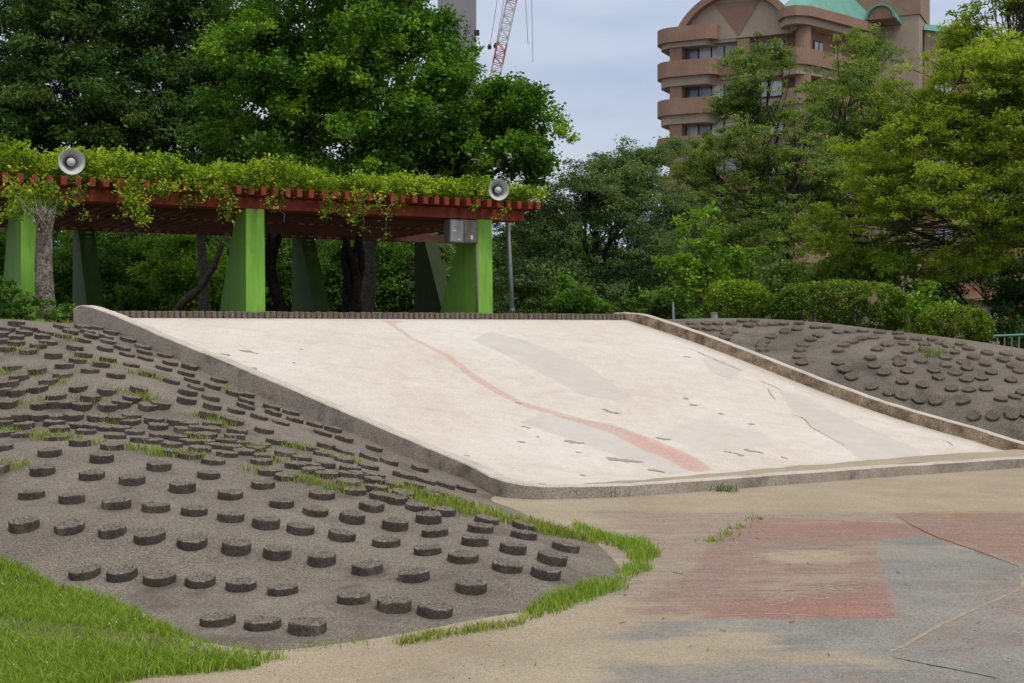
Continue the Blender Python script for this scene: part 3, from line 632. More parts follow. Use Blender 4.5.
def norm(H, p):
    e = .12; hx = H(np.array([p.x-e, p.x+e]), np.array([p.y, p.y])); hy = H(np.array([p.x, p.x]), np.array([p.y-e, p.y+e]))
    return Vector((-(hx[1]-hx[0])/(2*e), -(hy[1]-hy[0])/(2*e), 1)).normalized()
def place_stud(px, py, H, meshes, tilt, up):
    p_ = cast(H, px, py, up, 16.3 if H is HR else 5.0)
    if p_ is None: return None
    nn_ = norm(H, p_)
    if H is HL: a = Vector((nn_.x*1.0+random.uniform(-.03, .03), nn_.y*tilt+random.uniform(-.03, .03), nn_.z)).normalized()
    else: a = (nn_*tilt+Vector((random.uniform(-.02, .02), random.uniform(-.02, .02), 1-tilt))).normalized()
    o = bpy.data.objects.new('stepping_stud', random.choice(meshes)); col.objects.link(o)
    q = Vector((0, 0, 1)).rotation_difference(a); o.rotation_mode = 'QUATERNION'
    from mathutils import Quaternion
    o.rotation_quaternion = q @ Quaternion((0, 0, 1), random.uniform(0, 6.28)); o.location = p_
    o.scale = (random.uniform(.94, 1.05),)*2+(random.uniform(.88, 1.12),)
    return o
ORD = ['zeroth', 'first', 'second', 'third', 'fourth', 'fifth', 'sixth', 'seventh', 'eighth', 'ninth', 'tenth', 'eleventh', 'twelfth', 'thirteenth', 'fourteenth', 'fifteenth', 'sixteenth', 'seventeenth', 'eighteenth', 'nineteenth', 'twentieth']
def ordi(k):
    if k <= 20: return ORD[k]
    return 'twenty-'+ORD[k-20] if k < 30 else 'thirty-'+ORD[k-30] if k < 40 else 'last'
RN = ['lowest open row beside the grass', 'second row above the grass', 'third row above the grass', 'fourth row above the grass', 'fifth row above the grass', 'sixth row above the grass']
pegs = []
for ri, r_ in enumerate(rows):
    for k_, q in enumerate(sorted(r_)):
        o = place_stud(q[0], q[1], HL, SM, .45, .03)
        if o: tag(o, f'dark round concrete stud, {ordi(k_+1)} from left in the {RN[ri]}', 'stepping stud', 'studs spaced in open rows on the near slope'); pegs.append(o)
def rowlabels(P, slope, nb, lo, hi):
    v = [(y-slope*x) for x, y in P]; a, b = min(v), max(v); out = {}
    bins = {}
    for q, t_ in zip(P, v): bins.setdefault(min(nb-1, int((t_-a)/(b-a)*nb)), []).append(q)
    for k_, bi in enumerate(sorted(bins)):
        for j, q in enumerate(sorted(bins[bi])): out[q] = (k_+1, j+1)
    return out
lab = rowlabels(back, .22, 16, 0, 0)
for q in back:
    o = place_stud(q[0], q[1], HL, SB, .28, .025)
    if o:
        a, b = lab[q]; tag(o, f'small dark stud on the rear left slope, {ordi(b)} from left in {ordi(a)} row down', 'stepping stud', 'studs crowded on the rear slope of the left mound'); pegs.append(o); 
lab = rowlabels(RPd, .12, 10, 0, 0)
for q in RPd:
    o = place_stud(q[0], q[1], HR, SR, 1.15, .02)
    if o:
        a, b = lab[q]; tag(o, f'flat round stud on the right mound, {ordi(b)} from left in {ordi(a)} row down', 'stepping stud', 'flat studs in arcs on the right mound'); pegs.append(o)
# beyond 300 of the kind: the smallest in the picture become one mesh
pegs.sort(key=lambda o: o.location.length)
rest = pegs[300:]
if rest:
    V = []; F = []; MI = []
    for o in rest:
        mw = Matrix.LocRotScale(o.location, o.rotation_quaternion, o.scale); b = len(V)
        V += [tuple(mw @ v.co) for v in o.data.vertices]; F += [tuple(i+b for i in p_.vertices) for p_ in o.data.polygons]; MI += [p_.material_index for p_ in o.data.polygons]
    o = mesh_np('distant_studs', V, F, M['stud_r'], None, True); tag(o, 'farthest small studs along the crest of the mounds', 'stepping stud', kind='stuff')
    for q in rest: bpy.data.objects.remove(q)

# ------------------------------------------------------------------ foliage
def leaves(name, cen, rad, n, size, mat, parent=None, flat=.6, aspect=.5, up=.6, var=.22, cvar=.2, droop=0, bias=None):
    """many small folded leaves gathered in clumps"""
    cen = np.asarray(cen, float); N = len(cen); rad = np.broadcast_to(np.asarray(rad, float), (N,))
    off = rng.normal(0, .5, (N, n, 3)); off[..., 2] *= flat
    P = cen[:, None]+off*rad[:, None, None]
    if droop: P[..., 2] -= droop*(off[..., 0]**2+off[..., 1]**2)*rad[:, None]
    P = P.reshape(-1, 3); T = len(P)
    nr = rng.normal(0, 1, (T, 3)); nr[:, 2] += up*2; nr /= np.linalg.norm(nr, axis=1)[:, None]
    a = rng.normal(0, 1, (T, 3)); a -= (a*nr).sum(1)[:, None]*nr; a /= np.linalg.norm(a, axis=1)[:, None]; b = np.cross(nr, a)
    L = size*rng.uniform(.65, 1.3, T)[:, None]; W = L*aspect
    fold = nr*W*.25
    V = np.stack([P-a*L*.5, P-a*L*.05+b*W*.5+fold, P+a*L*.5, P-a*L*.05-b*W*.5+fold], 1).reshape(-1, 3)
    I = np.arange(T)*4
    F = np.stack([I, I+1, I+2, I+3], 1)
    cv = .45+np.repeat(rng.normal(0, cvar, N), n)+rng.normal(0, var, T)*.7
    cv += np.repeat([.34*noise.noise(Vector((float(q[0])*.55, float(q[1])*.55, float(q[2])*.75))) for q in cen], n)
    if bias is not None: cv += np.repeat(bias, n)
    return mesh_np(name, V, F, mat, parent, False, dict(leafc=np.repeat(np.clip(cv, 0, 1), 4)))
def blob_points(blobs, dens, shell=2.4, holes=.0, hs=.55, seed=0, R1=.75, fz=.32, per=9):
    """bough centres inside each lobe of the crown, every bough a low dome of leaf clusters"""
    out = []; keyb = []; tone = []
    for bi, (px, py, rx, ry, d, dz) in enumerate(blobs):
        cnt = at(px, py, d); a = rx*d/FPX; b = ry*d/FPX; vol = a*b*dz*4.19; k_ = max(3, int(dens*vol**.80/per))
        got = 0; tries = 0
        while got < k_ and tries < k_*8:
            tries += 1
            v = Vector((random.gauss(0, 1), random.gauss(0, 1), random.gauss(0, 1))).normalized()*random.random()**(1/shell)
            v *= 1+.30*noise.noise(v.normalized()*2.1+Vector((seed+bi*3.7, 0, 0)))
            q = Vector((cnt.x+v.x*a, cnt.y+v.y*dz, cnt.z+v.z*b))
            if holes and noise.noise(q*hs+Vector((seed, 0, 0))) < holes-.5: continue
            if q.z < 1.0: continue
            rr_ = R1*random.uniform(.6, 1.25)*min(1, .45+.35*min(a, b)); tn = random.gauss(0, .13); ax = random.uniform(0, 6.28); el = random.uniform(1.0, 1.7)
            for _ in range(per):
                u1 = random.gauss(0, .5)*rr_*el; u2 = random.gauss(0, .5)*rr_; dx = u1*math.cos(ax)-u2*math.sin(ax); dy = u1*math.sin(ax)+u2*math.cos(ax)
                out.append((q.x+dx, q.y+dy, q.z+random.gauss(0, .5)*rr_*fz-.35*(dx*dx+dy*dy)/max(rr_, .2)*fz)); keyb.append(bi); tone.append(tn)
            got += 1
    return out, keyb, tone
def limb(mb, a, b, r0, r1, wig=.06, n=6, k=7):
    a = Vector(a); b = Vector(b); L = (b-a).length; pts = []
    for i in range(n+1):
        t_ = i/n; q = a.lerp(b, t_)
        if 0 < i < n: q += Vector((random.uniform(-1, 1), random.uniform(-1, 1), random.uniform(-.5, 1)))*wig*L*math.sin(t_*math.pi)
        pts.append(q)
    mb.tube(pts, [r0+(r1-r0)*i/n for i in range(n+1)], k, cap=False); return pts
def tree(kind, label, blobs, base, mat, dens=9, n=26, size=.13, crad=.42, trunk_r=.22, fork=.45, bark='bark', group='park trees', holes=.35, twigs=.35, up=.5, flat=.55, aspect=.5, lean=None, shell=2.4, nlimb=1, cvar=.14, R1=.75, fz=.32, per=9):
    b0 = at(*base) if len(base) == 3 else Vector(base); b0.z = float(TZ(b0.x, b0.y))-.1
    root = empty(kind, b0, label, 'tree', group)
    pts, kb, tone = blob_points(blobs, dens, shell, holes, seed=random.random()*50, R1=R1, fz=fz, per=per)
    cen = [at(px, py, d) for (px, py, rx, ry, d, dz) in blobs]
    top = sum(cen, Vector())/len(cen); fk = b0.lerp(top, fork); fk.x = b0.x+(top.x-b0.x)*fork*.7; fk.y = b0.y+(top.y-b0.y)*fork*.6
    mb = MB(); limb(mb, b0, fk, trunk_r, trunk_r*.7, .04, 6, 9); br = []
    for c_, bl in zip(cen, blobs):
        L = limb(mb, fk, c_+Vector((0, 0, -.2)), trunk_r*.5, trunk_r*.16, .09, 7, 6); br.append(L)
    for q, bi in zip(pts, kb):
        if random.random() < twigs*.45:
            L = br[bi]; s = L[random.randint(3, len(L)-1)]; q = Vector(q)
            if (q-s).length < 4.5: limb(mb, s, q, trunk_r*.11, .012, .08, 3, 4)
    par(mb.build('trunk', M[bark], smooth=True), root)
    o = leaves('crown', pts, [crad*.62*random.uniform(.7, 1.4) for _ in pts], n, size, mat, up=up, flat=flat, aspect=aspect, cvar=cvar, bias=np.array(tone)); par(o, root)
    return root

def T(*a, **k): return tree(*a, **k)
# dark broadleaf trees behind the pergola
T('broadleaf_tree', 'dark broadleaf tree at the far left behind the pergola roof', [(-40, 60, 90, 90, 45, 3), (40, 20, 80, 60, 44, 3), (60, 110, 85, 70, 44, 3), (-20, 170, 90, 60, 44, 3), (90, 60, 70, 60, 45, 2.5), (60, -40, 90, 60, 45, 3), (110, 20, 60, 50, 46, 2.5), (120, 110, 50, 50, 45.5, 2), (20, 110, 70, 60, 45, 2.5)], (20, 315, 45), M['l_dark'], dens=11, n=44, size=.17, holes=.38, crad=.6, aspect=.45, twigs=.3)
T('broadleaf_tree', 'dark broadleaf tree behind the middle of the pergola roof', [(160, 50, 75, 70, 47, 3), (210, 110, 80, 70, 46, 3), (150, 140, 70, 60, 46, 2.5), (230, 20, 80, 70, 47, 3), (170, -40, 90, 50, 47, 3), (260, 160, 60, 45, 46, 2), (215, 145, 60, 45, 45, 2), (235, 80, 55, 50, 45.5, 2), (120, 150, 60, 40, 46, 2)], (205, 315, 47), M['l_dark'], dens=11, n=44, size=.17, holes=.38, crad=.6, aspect=.45, twigs=.3)
T('ivy_clad_tree', 'tall tree smothered in bright green ivy above the pergola', [(330, 20, 70, 70, 41, 2.6), (270, 70, 60, 60, 40, 2.4), (300, 130, 80, 55, 40, 2.5), (375, 60, 62, 66, 40, 2.6), (440, 110, 75, 60, 40, 2.6), (495, 122, 46, 52, 40, 2.1), (500, 84, 32, 28, 40, 1.4), (435, 75, 40, 40, 40, 1.8), (380, 150, 95, 45, 39.5, 2.5), (485, 165, 48, 40, 39.5, 2.0), (335, -40, 90, 60, 41, 3), (412, -8, 34, 40, 40.5, 2), (530, 150, 18, 34, 39.5, 1.2), (424, 30, 26, 40, 40.5, 1.3), (250, 140, 45, 40, 40.5, 1.6)],
  (360, 315, 41), M['l_ivy'], dens=16, n=62, size=.135, crad=.46, holes=.28, aspect=.7, twigs=.1, shell=3.2, trunk_r=.35, flat=.8, up=.6, cvar=.16, R1=.8, fz=.5, per=10)
# undergrowth seen below the pergola roof
for i, (px, w_, tp, d, mt, lb) in enumerate([(-20, 60, 225, 50, 'l_under', 'leafy shrub at the far left below the pergola roof'), (120, 62, 222, 52, 'l_under', 'leafy shrub right of the shaded left pillar'), (195, 48, 235, 50, 'l_lime', 'brighter shrub left of the middle green pillar'), (290, 50, 228, 53, 'l_under', 'shrub behind the shaded middle pillar'), (375, 50, 232, 52, 'l_under', 'shrub in the dark gap before the right pillar'), (440, 45, 235, 52, 'l_grey', 'grey green shrub behind the electric box'),
                                     (30, 60, 200, 60, 'l_dark', 'far dark tree low behind the left pillar'), (250, 90, 200, 62, 'l_dark', 'far dark tree low behind the middle pillar'), (420, 90, 200, 62, 'l_dark', 'far dark tree low behind the right pillar'), (560, 70, 215, 60, 'l_dark', 'far dark tree low right of the pergola'), (130, 80, 200, 63, 'l_dark', 'far dark tree between the left and middle pillars')]):
    T('shrub' if d < 56 else 'broadleaf_tree', lb, [(px, (tp+310)/2, w_, (310-tp)/2, d, 1.8), (px-w_*.4, 290, w_*.7, 30, d-.8, 1.5), (px+w_*.5, 285, w_*.6, 34, d-.6, 1.5)], (px, 315, d), M[mt], dens=21, n=38, size=.17, fz=.6, crad=.55, trunk_r=.10, holes=.3, group='undergrowth behind the pergola', bark='bark_dark', twigs=.3)
P = []
for i in range(3600):
    x_ = random.uniform(-80, 760); d = random.uniform(66, 78); hgt = .62+.38*noise.noise(Vector((x_*.012, 1, 2)))
    P.append(tuple(at(x_, 325-random.random()**.9*128*hgt, d)))
tag(leaves('woodland', P, 1.1, 34, .34, M['l_dark'], up=.4, flat=.8), 'dark band of far woodland seen below the pergola roof', 'woodland', kind='stuff')
# grey-green tree right of the pergola
T('feathery_tree', 'grey green feathery tree just right of the pergola pole', [(600, 215, 62, 48, 41, 2.6), (555, 255, 55, 45, 40, 2.4), (640, 260, 55, 42, 40.5, 2.4), (600, 170, 36, 24, 41, 1.6), (575, 195, 36, 30, 41, 1.5), (645, 190, 40, 42, 41.5, 2), (660, 150, 22, 22, 42, 1.2), (530, 285, 35, 35, 39.5, 1.6), (600, 290, 70, 25, 39.5, 1.8), (640, 152, 16, 14, 42, .8), (673, 215, 26, 34, 41, 1.3), (540, 215, 30, 30, 41, 1.2)],
  (590, 315, 40.5), M['l_grey'], dens=20, fz=.5, n=46, size=.13, crad=.42, holes=.33, aspect=.32, flat=.45, trunk_r=.14, bark='bark_dark', twigs=.5, fork=.35)
# trees in front of the apartment block
T('slender_tree', 'airy mid green tree with dark forked trunk before the apartment block', [(752, 72, 34, 30, 46, 1.6), (738, 96, 44, 20, 46, 1.4), (770, 60, 22, 18, 46, 1.0), (700, 150, 46, 20, 46, 1.7), (740, 150, 44, 26, 45, 1.6), (745, 190, 50, 26, 45, 1.8), (800, 175, 48, 45, 45, 2.2), (715, 205, 32, 22, 45, 1.4), (770, 230, 55, 35, 44, 2.0), (690, 178, 30, 22, 46, 1.2), (735, 245, 38, 22, 44, 1.4), (795, 130, 30, 24, 45, 1.2), (770, 100, 22, 28, 46, .9)],
  (806, 300, 44.5), M['l_mid'], dens=21, fz=.68, n=42, size=.135, crad=.40, holes=.35, aspect=.34, flat=.4, trunk_r=.17, bark='bark_dark', twigs=.5, fork=.5)
T('slender_tree', 'taller mid green tree against the right half of the apartment block', [(862, 62, 34, 34, 49, 1.8), (838, 100, 40, 34, 48, 1.8), (880, 100, 34, 36, 48, 1.8), (850, 145, 50, 40, 48, 2.2), (825, 190, 40, 40, 47, 2), (880, 180, 46, 40, 47, 2.2), (905, 130, 30, 38, 48, 1.6)],
  (852, 300, 48), M['l_mid'], dens=19, fz=.68, n=42, size=.14, crad=.44, holes=.35, aspect=.34, flat=.45, trunk_r=.18, bark='bark_dark', twigs=.5, fork=.5)
T('spreading_tree', 'large yellow green spreading tree filling the right edge', [(985, 120, 55, 45, 33, 2.2), (930, 130, 50, 32, 34, 2.0), (1010, 180, 50, 50, 32, 2.2), (940, 185, 60, 38, 33, 2.2), (890, 215, 50, 36, 34, 2), (975, 230, 60, 30, 33, 2), (1050, 120, 60, 70, 33, 2.5), (900, 160, 36, 30, 34, 1.6), (1005, 70, 40, 34, 33, 1.8), (845, 235, 45, 40, 36, 1.8), (905, 255, 50, 24, 35, 1.7), (1080, 220, 60, 60, 33, 2.4), (915, 95, 30, 24, 34, 1.2), (955, 78, 34, 28, 34, 1.4), (990, 60, 30, 26, 34, 1.2), (880, 135, 26, 20, 34, 1), (1030, 75, 40, 40, 33, 1.6), (1000, 90, 40, 34, 33.5, 1.6), (935, 105, 36, 30, 34, 1.5), (870, 175, 34, 30, 35, 1.4)],
  (1130, 345, 33.5), M['l_yel'], dens=24, fz=.62, n=46, size=.12, crad=.36, holes=.32, aspect=.36, flat=.42, trunk_r=.2, bark='bark', twigs=.33, fork=.55)
T('airy_tree', 'thin leaved airy tree with fine twigs at the top right corner', [(985, 22, 36, 22, 36, 1.5), (1015, 28, 34, 30, 36, 1.6), (958, 45, 26, 16, 36, .9), (1010, -15, 40, 20, 36, 1.6), (990, 55, 34, 24, 36, 1.3), (945, 62, 22, 16, 36, .9), (1030, 5, 40, 40, 36, 1.6), (975, 35, 26, 20, 36, 1.1)], (1060, 330, 37), M['l_yel'], dens=20, fz=.5, n=26, size=.13, crad=.34, holes=.4, aspect=.4, trunk_r=.16, bark='bark', twigs=.9, fork=.7)
T('broadleaf_tree', 'deeply shaded tree above the small clipped bush at right', [(985, 285, 46, 38, 37, 2), (1020, 300, 40, 40, 36, 2), (945, 275, 30, 28, 38, 1.5), (1060, 280, 50, 50, 37, 2)], (1003, 350, 36), M['l_dark'], dens=15, n=40, size=.15, crad=.5, holes=.3, trunk_r=.12, bark='bark_dark', twigs=.5, fork=.3)
T('sapling', 'bright lime green sapling left of the round clipped bush', [(708, 232, 18, 20, 30, .8), (700, 262, 30, 20, 30, 1.0), (725, 255, 22, 16, 30, .8), (690, 282, 20, 16, 29.5, .7), (716, 278, 20, 14, 30, .7), (682, 262, 14, 10, 30, .5)], (706, 322, 30), M['l_lime'], dens=17, n=26, size=.12, crad=.28, holes=.38, aspect=.5, trunk_r=.05, bark='bark', twigs=.5, fork=.4)
for px, py, rx, ry, d, mt, lb in ((655, 300, 34, 22, 33, 'l_under', 'low leafy shrub right of the slide corner'), (560, 300, 60, 20, 36, 'l_under', 'low shrub at the foot of the feathery tree'), (770, 270, 45, 30, 38, 'l_mid', 'shrub rising between the round and long clipped bushes'), (845, 265, 55, 26, 36, 'l_mid', 'yellowish shrub just above the long clipped hedge'), (912, 308, 12, 20, 27, 'l_lime', 'bright leafy shrub at the right end of the long hedge'), (890, 262, 22, 16, 34, 'l_lime', 'pale leafy shrub below the spreading tree'), (700, 300, 40, 24, 40, 'l_dark', 'dark shrub behind the lime sapling'), (940, 300, 22, 14, 60, 'l_dark', 'dark shrub before the salmon wall'), (1010, 330, 34, 20, 33, 'l_dark', 'dark shrub at the far right beside the teal fence')):
    T('shrub', lb, [(px, py, rx, ry, d, .9), (px+rx*.3, py+4, rx*.6, ry*.8, d-.5, .7)], (px, py+ry, d), M[mt], dens=32, fz=.6, n=34, size=.13, crad=.36, trunk_r=.04, holes=.2, group='shrubs between the trees', bark='bark_dark')

# clipped hedges
def hedge(name, label, x0, x1, y0, y1, d, depth, mat=M['l_hedge'], n=30, e=2.6):
    a = at(x0, y1, d); b = at(x1, y0, d); cx_ = (a.x+b.x)/2; cz = (a.z+b.z)/2; hx = (b.x-a.x)/2; hz_ = (b.z-a.z)/2
    root = empty(name, (cx_, d, a.z), label, 'hedge', 'clipped bushes behind the right mound')
    P = []
    N = int(520*hx**.9*hz_)
    N = int(N*3.2)
    for i in range(N):
        v = Vector((random.gauss(0, 1), random.gauss(0, 1), random.gauss(0, 1))); 
        s = (abs(v.x)**e+abs(v.y)**e+abs(v.z)**e)**(1/e); v /= s; v *= random.uniform(.93, 1.0)*(1+.05*noise.noise(Vector((v.x*hx*2, v.y*2, v.z*3+cx_))))
        P.append((cx_+v.x*hx, d+depth/2+v.y*depth/2, cz+v.z*hz_))
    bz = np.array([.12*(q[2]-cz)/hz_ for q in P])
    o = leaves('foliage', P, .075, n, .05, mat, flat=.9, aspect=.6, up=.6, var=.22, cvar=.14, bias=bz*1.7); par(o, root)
    mb = MB()
    for k_ in range(7): limb(mb, (cx_+random.uniform(-.3, .3)*hx, d+depth/2, a.z-.25), (cx_+random.uniform(-.7, .7)*hx, d+depth/2+random.uniform(-.2, .2), cz), .03, .012, .06, 4, 5)
    par(mb.build('trunk', M['bark_dark'], smooth=True), root)
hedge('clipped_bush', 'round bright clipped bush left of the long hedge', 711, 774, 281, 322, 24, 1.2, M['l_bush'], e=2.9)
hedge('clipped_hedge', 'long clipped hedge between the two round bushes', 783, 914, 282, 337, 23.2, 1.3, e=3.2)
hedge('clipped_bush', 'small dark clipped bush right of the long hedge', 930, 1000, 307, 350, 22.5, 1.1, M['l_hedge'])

# ------------------------------------------------------------------ pergola
TH = R(29); U_ = Vector((math.cos(TH), math.sin(TH), 0)); V_ = Vector((-math.sin(TH), math.cos(TH), 0)); A0 = Vector((-5.6, 26.9, 1.66))
perg = empty('pergola', A0, 'long rust red pergola on green tapered pillars behind the slide', 'pergola', rz=TH)
ZR = 4.12-1.66                # underside of the main beam above the base
def pl(mb, name, mat, bevel=.0, label=None, parent=None):
    o = mb.build(name, mat, parent or perg, bevel=bevel)
    if label: o['label'] = label
    return o
def pillar(t_, D, mir, mat, label, th=.42, db=2.2, dt=.72, h=ZR):
    # local: x along the beam, y into the pergola
    mb = MB(); f = D if not mir else D
    if not mir: y0b, y1b, y0t, y1t = D, D+db, D+.03, D+dt
    else: y0b, y1b, y0t, y1t = D-db, D, D-dt, D-.03
    x0, x1 = t_-th/2, t_+th/2
    mb.hexa([(x0, y0b, -.1), (x1, y0b, -.1), (x1, y1b, -.1), (x0, y1b, -.1), (x0+.01, y0t, h), (x1-.01, y0t, h), (x1-.01, y1t, h), (x0+.01, y1t, h)])
    return pl(mb, 'pillar', mat, .012, label)
FT = (-4.1, .31, 5.7); BT = (-1.7, 4.1, 7.8)
for t_, lb in zip(FT, ('left front pillar behind the vine trunk', 'middle front pillar', 'right front pillar with the electric box')): pillar(t_, 0, False, M['pillar'], lb, db=3.1 if t_ < -3 else 2.2, dt=1.5 if t_ < -3 else .72)
M['pillar_deep_shade'] = paint('green_paint_deep_shade', (.028, .05, .014), .8, .3, 1.6, .25)  # near-black green: deep shade on the last rear pillar painted into its colour
for t_ in BT+(-7.5,): pillar(t_, 8.0, True, M['pillar_deep_shade'] if t_ > 6 else M['pillar_shade'], 'shaded rear pillar')
T0, T1 = -9.5, 6.75
mb = MB(); mb.box((T0, .05, ZR+.002), (T1, .19, ZR+.24)); pl(mb, 'front_beam', M['rust'], .008)
mb = MB(); mb.box((T0, .45, ZR+.003), (T1-.02, .57, ZR+.235)); pl(mb, 'front_beam', M['rust'], .008)
mb = MB(); mb.box((T0, 7.75, ZR+.002), (T1+1.7, 7.9, ZR+.24)); pl(mb, 'rear_beam', M['slat'], .008)
mb = MB(); mb.box((T0, 3.9, ZR+.115), (T1, 4.04, ZR+.24)); pl(mb, 'centre_beam', M['slat'], .008)
# rafters
t_ = T0+.15; k_ = 0
rb = MB(); rb.box((-.055, -.42, 0), (.055, 8.25, .17)); r0 = rb.build('rafter', M['rust'], perg, bevel=.006)
r0.location = (T1+.12, 0, ZR+.245)
while t_ < T1+.1:
    r = r0.copy(); col.objects.link(r); r.parent = perg; r.location = (t_, random.uniform(-.03, .03), ZR+.245); t_ += .262
# underside slats running along the beams
sb = MB(); sb.box((T0, -.036, 0), (T1, .036, .05)); s0 = sb.build('slat', M['slat'], perg); s0.location = (0, .75, ZR+.06)
y_ = .95
while y_ < 7.7:
    if abs(y_-3.97) > .15:
        r = s0.copy(); col.objects.link(r); r.parent = perg; r.location = (0, y_, ZR+.06)
    y_ += .125
# roof layer of woven twigs & stems hidden in the leaves
def pw(t_, D, z): return A0+U_*t_+V_*D+Vector((0, 0, z))
# vine
vine = empty('climbing_vine', pw(FT[0]+.35, -.15, 0), 'yellow green climbing vine covering the pergola roof', 'vine')
P = []; 
for i in range(5600):
    t_ = random.uniform(T0, T1+.35); D = random.uniform(-.2, 8.3) if random.random() < .45 else random.uniform(-.32, 1.6)
    env = .46+.26*noise.noise(Vector((t_*.55, D*.5, 0)))+.36*noise.noise(Vector((t_*1.7, D*1.2, 5)))
    env *= (1.0-.22*sst(t_, -2, 3)-.25*sst(t_, 5.6, 7.0)); env = max(env, .10)
    z = ZR+.47+env*.92*(random.random()**.6)
    if D < 0: z = ZR+.54+env*.8*random.random()
    P.append(tuple(pw(t_, D, z)))
for i in range(60):   # fringe over the rafter ends
    t_ = random.uniform(T0, T1); 
    if noise.noise(Vector((t_*1.1, 3, 1))) < -.05: continue
    P.append(tuple(pw(t_, random.uniform(-.55, -.42), ZR+.46+random.uniform(-.26, .12)*(1+noise.noise(Vector((t_*.9, 0, 9))))*1.2)))
stm = MB()
for i in range(26):    # hanging strands
    t_ = random.uniform(T0, T1-.3); L = random.uniform(.25, .8)
    a = pw(t_, random.uniform(-.5, -.35), ZR+.35); b = a+Vector((random.uniform(-.25, .25), random.uniform(-.1, .1), -L))
    one = MB(); pts = limb(one, a, b, .012, .006, .12, 5, 4); par(one.build('stem', M['bark_vine'], smooth=True), vine)
    for q in pts:
        for _ in range(random.choice((0, 0, 1, 1))): P.append(tuple(q+Vector((random.uniform(-.06, .06), random.uniform(-.06, .06), random.uniform(-.05, .05)))))
# dense hanging bunch right of the left horn and around the vine trunk top
for (px, py, rx, ry, nn) in ((132, 196, 12, 18, 24), (142, 215, 7, 10, 8), (50, 205, 16, 8, 20), (30, 192, 26, 6, 22), (15, 205, 12, 10, 14), (160, 190, 14, 5, 10), (225, 212, 5, 7, 3), (325, 205, 4, 12, 6), (345, 212, 4, 9, 4), (400, 200, 10, 5, 5), (215, 192, 12, 6, 8)):
    for _ in range(nn):
        d = 24.2+(px-10)*.0117
        P.append(tuple(at(random.gauss(px, rx*.55), random.gauss(py, ry*.55), d-.45)))
P = [q for q in P if not (abs(proj(*q)[0]-71) < 15 and abs(proj(*q)[1]-162) < 14 and q[1] < 24.8) and not (abs(proj(*q)[0]-498) < 11 and abs(proj(*q)[1]-190) < 11 and q[1] < 30.3)]
o = leaves('foliage', P, .16, 20, .078, M['l_vine'], flat=.8, aspect=.62, up=.5, var=.27, cvar=.26); par(o, vine)
# twisted vine trunk at the left pillar
for k_ in range(7):
    ph = k_*.9; pts = []
    for i in range(15):
        f = i/14; q = at(46, 318, 23.9); q = q+Vector((math.cos(ph+f*3.2)*.09*(1.15-.3*f+.5*sst(f, .8, 1)), math.sin(ph+f*3.2)*.09, f*2.0)); q.x += -.06*math.sin(f*3)+.02
        pts.append(q)
    if not k_: vt = MB()
    vt.tube(pts, [.085-.03*i/14 for i in range(15)], 8)
par(vt.build('trunk', M['bark_vine'], smooth=True), vine)
# roots/stems fanning out under the roof near the trunk
b0 = at(42, 225, 23.6)
for k_ in range(16):
    stm = MB(); limb(stm, b0+Vector((random.uniform(-.1, .1), 0, random.uniform(-.2, .1))), b0+Vector((random.uniform(-.5, .45), random.uniform(-.2, .3), random.uniform(.25, .6))), .022, .008, .1, 4, 5)
    par(stm.build('stem', M['bark_vine'], smooth=True), vine)
# second dark vine trunks inside the pergola
v2 = empty('climbing_vine', at(352, 318, 32), 'dark vine trunk standing in the shade left of the electric box', 'vine')
mb = MB()
for k_ in range(4):
    pts = [at(350+7*math.sin(k_*1.7+i*.5)+k_*1.5, 316-i*10, 32+.1*k_) for i in range(9)]; mb.tube(pts, [.13-.006*i for i in range(9)], 7)
par(mb.build('trunk', M['bark_dark'], smooth=True), v2)
v3 = empty('climbing_vine', at(272, 318, 33), 'dark leaning vine trunk just right of the middle pillar', 'vine')
mb = MB(); pts = [at(x, y, 33) for x, y in ((281, 318), (277, 300), (272, 285), (268, 268), (270, 250), (275, 235))]; mb.tube(pts, [.17, .13, .12, .12, .14, .2], 8); mb.tube([q+Vector((.1, .1, 0)) for q in pts], .09, 7)
par(mb.build('trunk', M['bark_dark'], smooth=True), v3)
v4 = empty('leaning_trunk', at(185, 316, 40), 'dark leaning tree trunk seen under the pergola between the pillars', 'tree')
mb = MB(); pts = [at(x, y, 40) for x, y in ((172, 318), (183, 302), (200, 288), (213, 268), (222, 245))]; mb.tube(pts, [.16, .14, .12, .10, .08], 8); par(mb.build('trunk', M['bark_dark'], smooth=True), v4)

# bench under the roof
bn = empty('park_bench', at(320, 316, 27.5), 'low reddish bench under the pergola right of the middle pillar', 'bench', rz=TH)
zb = 1.66
for (a, nm) in (((0, 0), 'seat'),):
    mb = MB()
    for k_ in range(4): mb.box((-1.3, -.2+k_*.11, .36), (1.3, -.11+k_*.11, .40))
    mb.build('seat', M['slat'], bn)
for x_ in (-1.1, 1.1): mb = MB(); mb.box((x_-.05, -.18, -.3), (x_+.05, .2, .358)); mb.build('leg', M['boxgrey'], bn)
bn2 = empty('park_bench', at(95, 316, 26.0), 'low reddish bench under the pergola behind the slide corner', 'bench', rz=TH)
for ch in list(bn.children): c2 = ch.copy(); col.objects.link(c2); c2.parent = bn2
for b_ in (bn, bn2): b_['group'] = 'benches under the pergola'; b_.location.z = 1.56

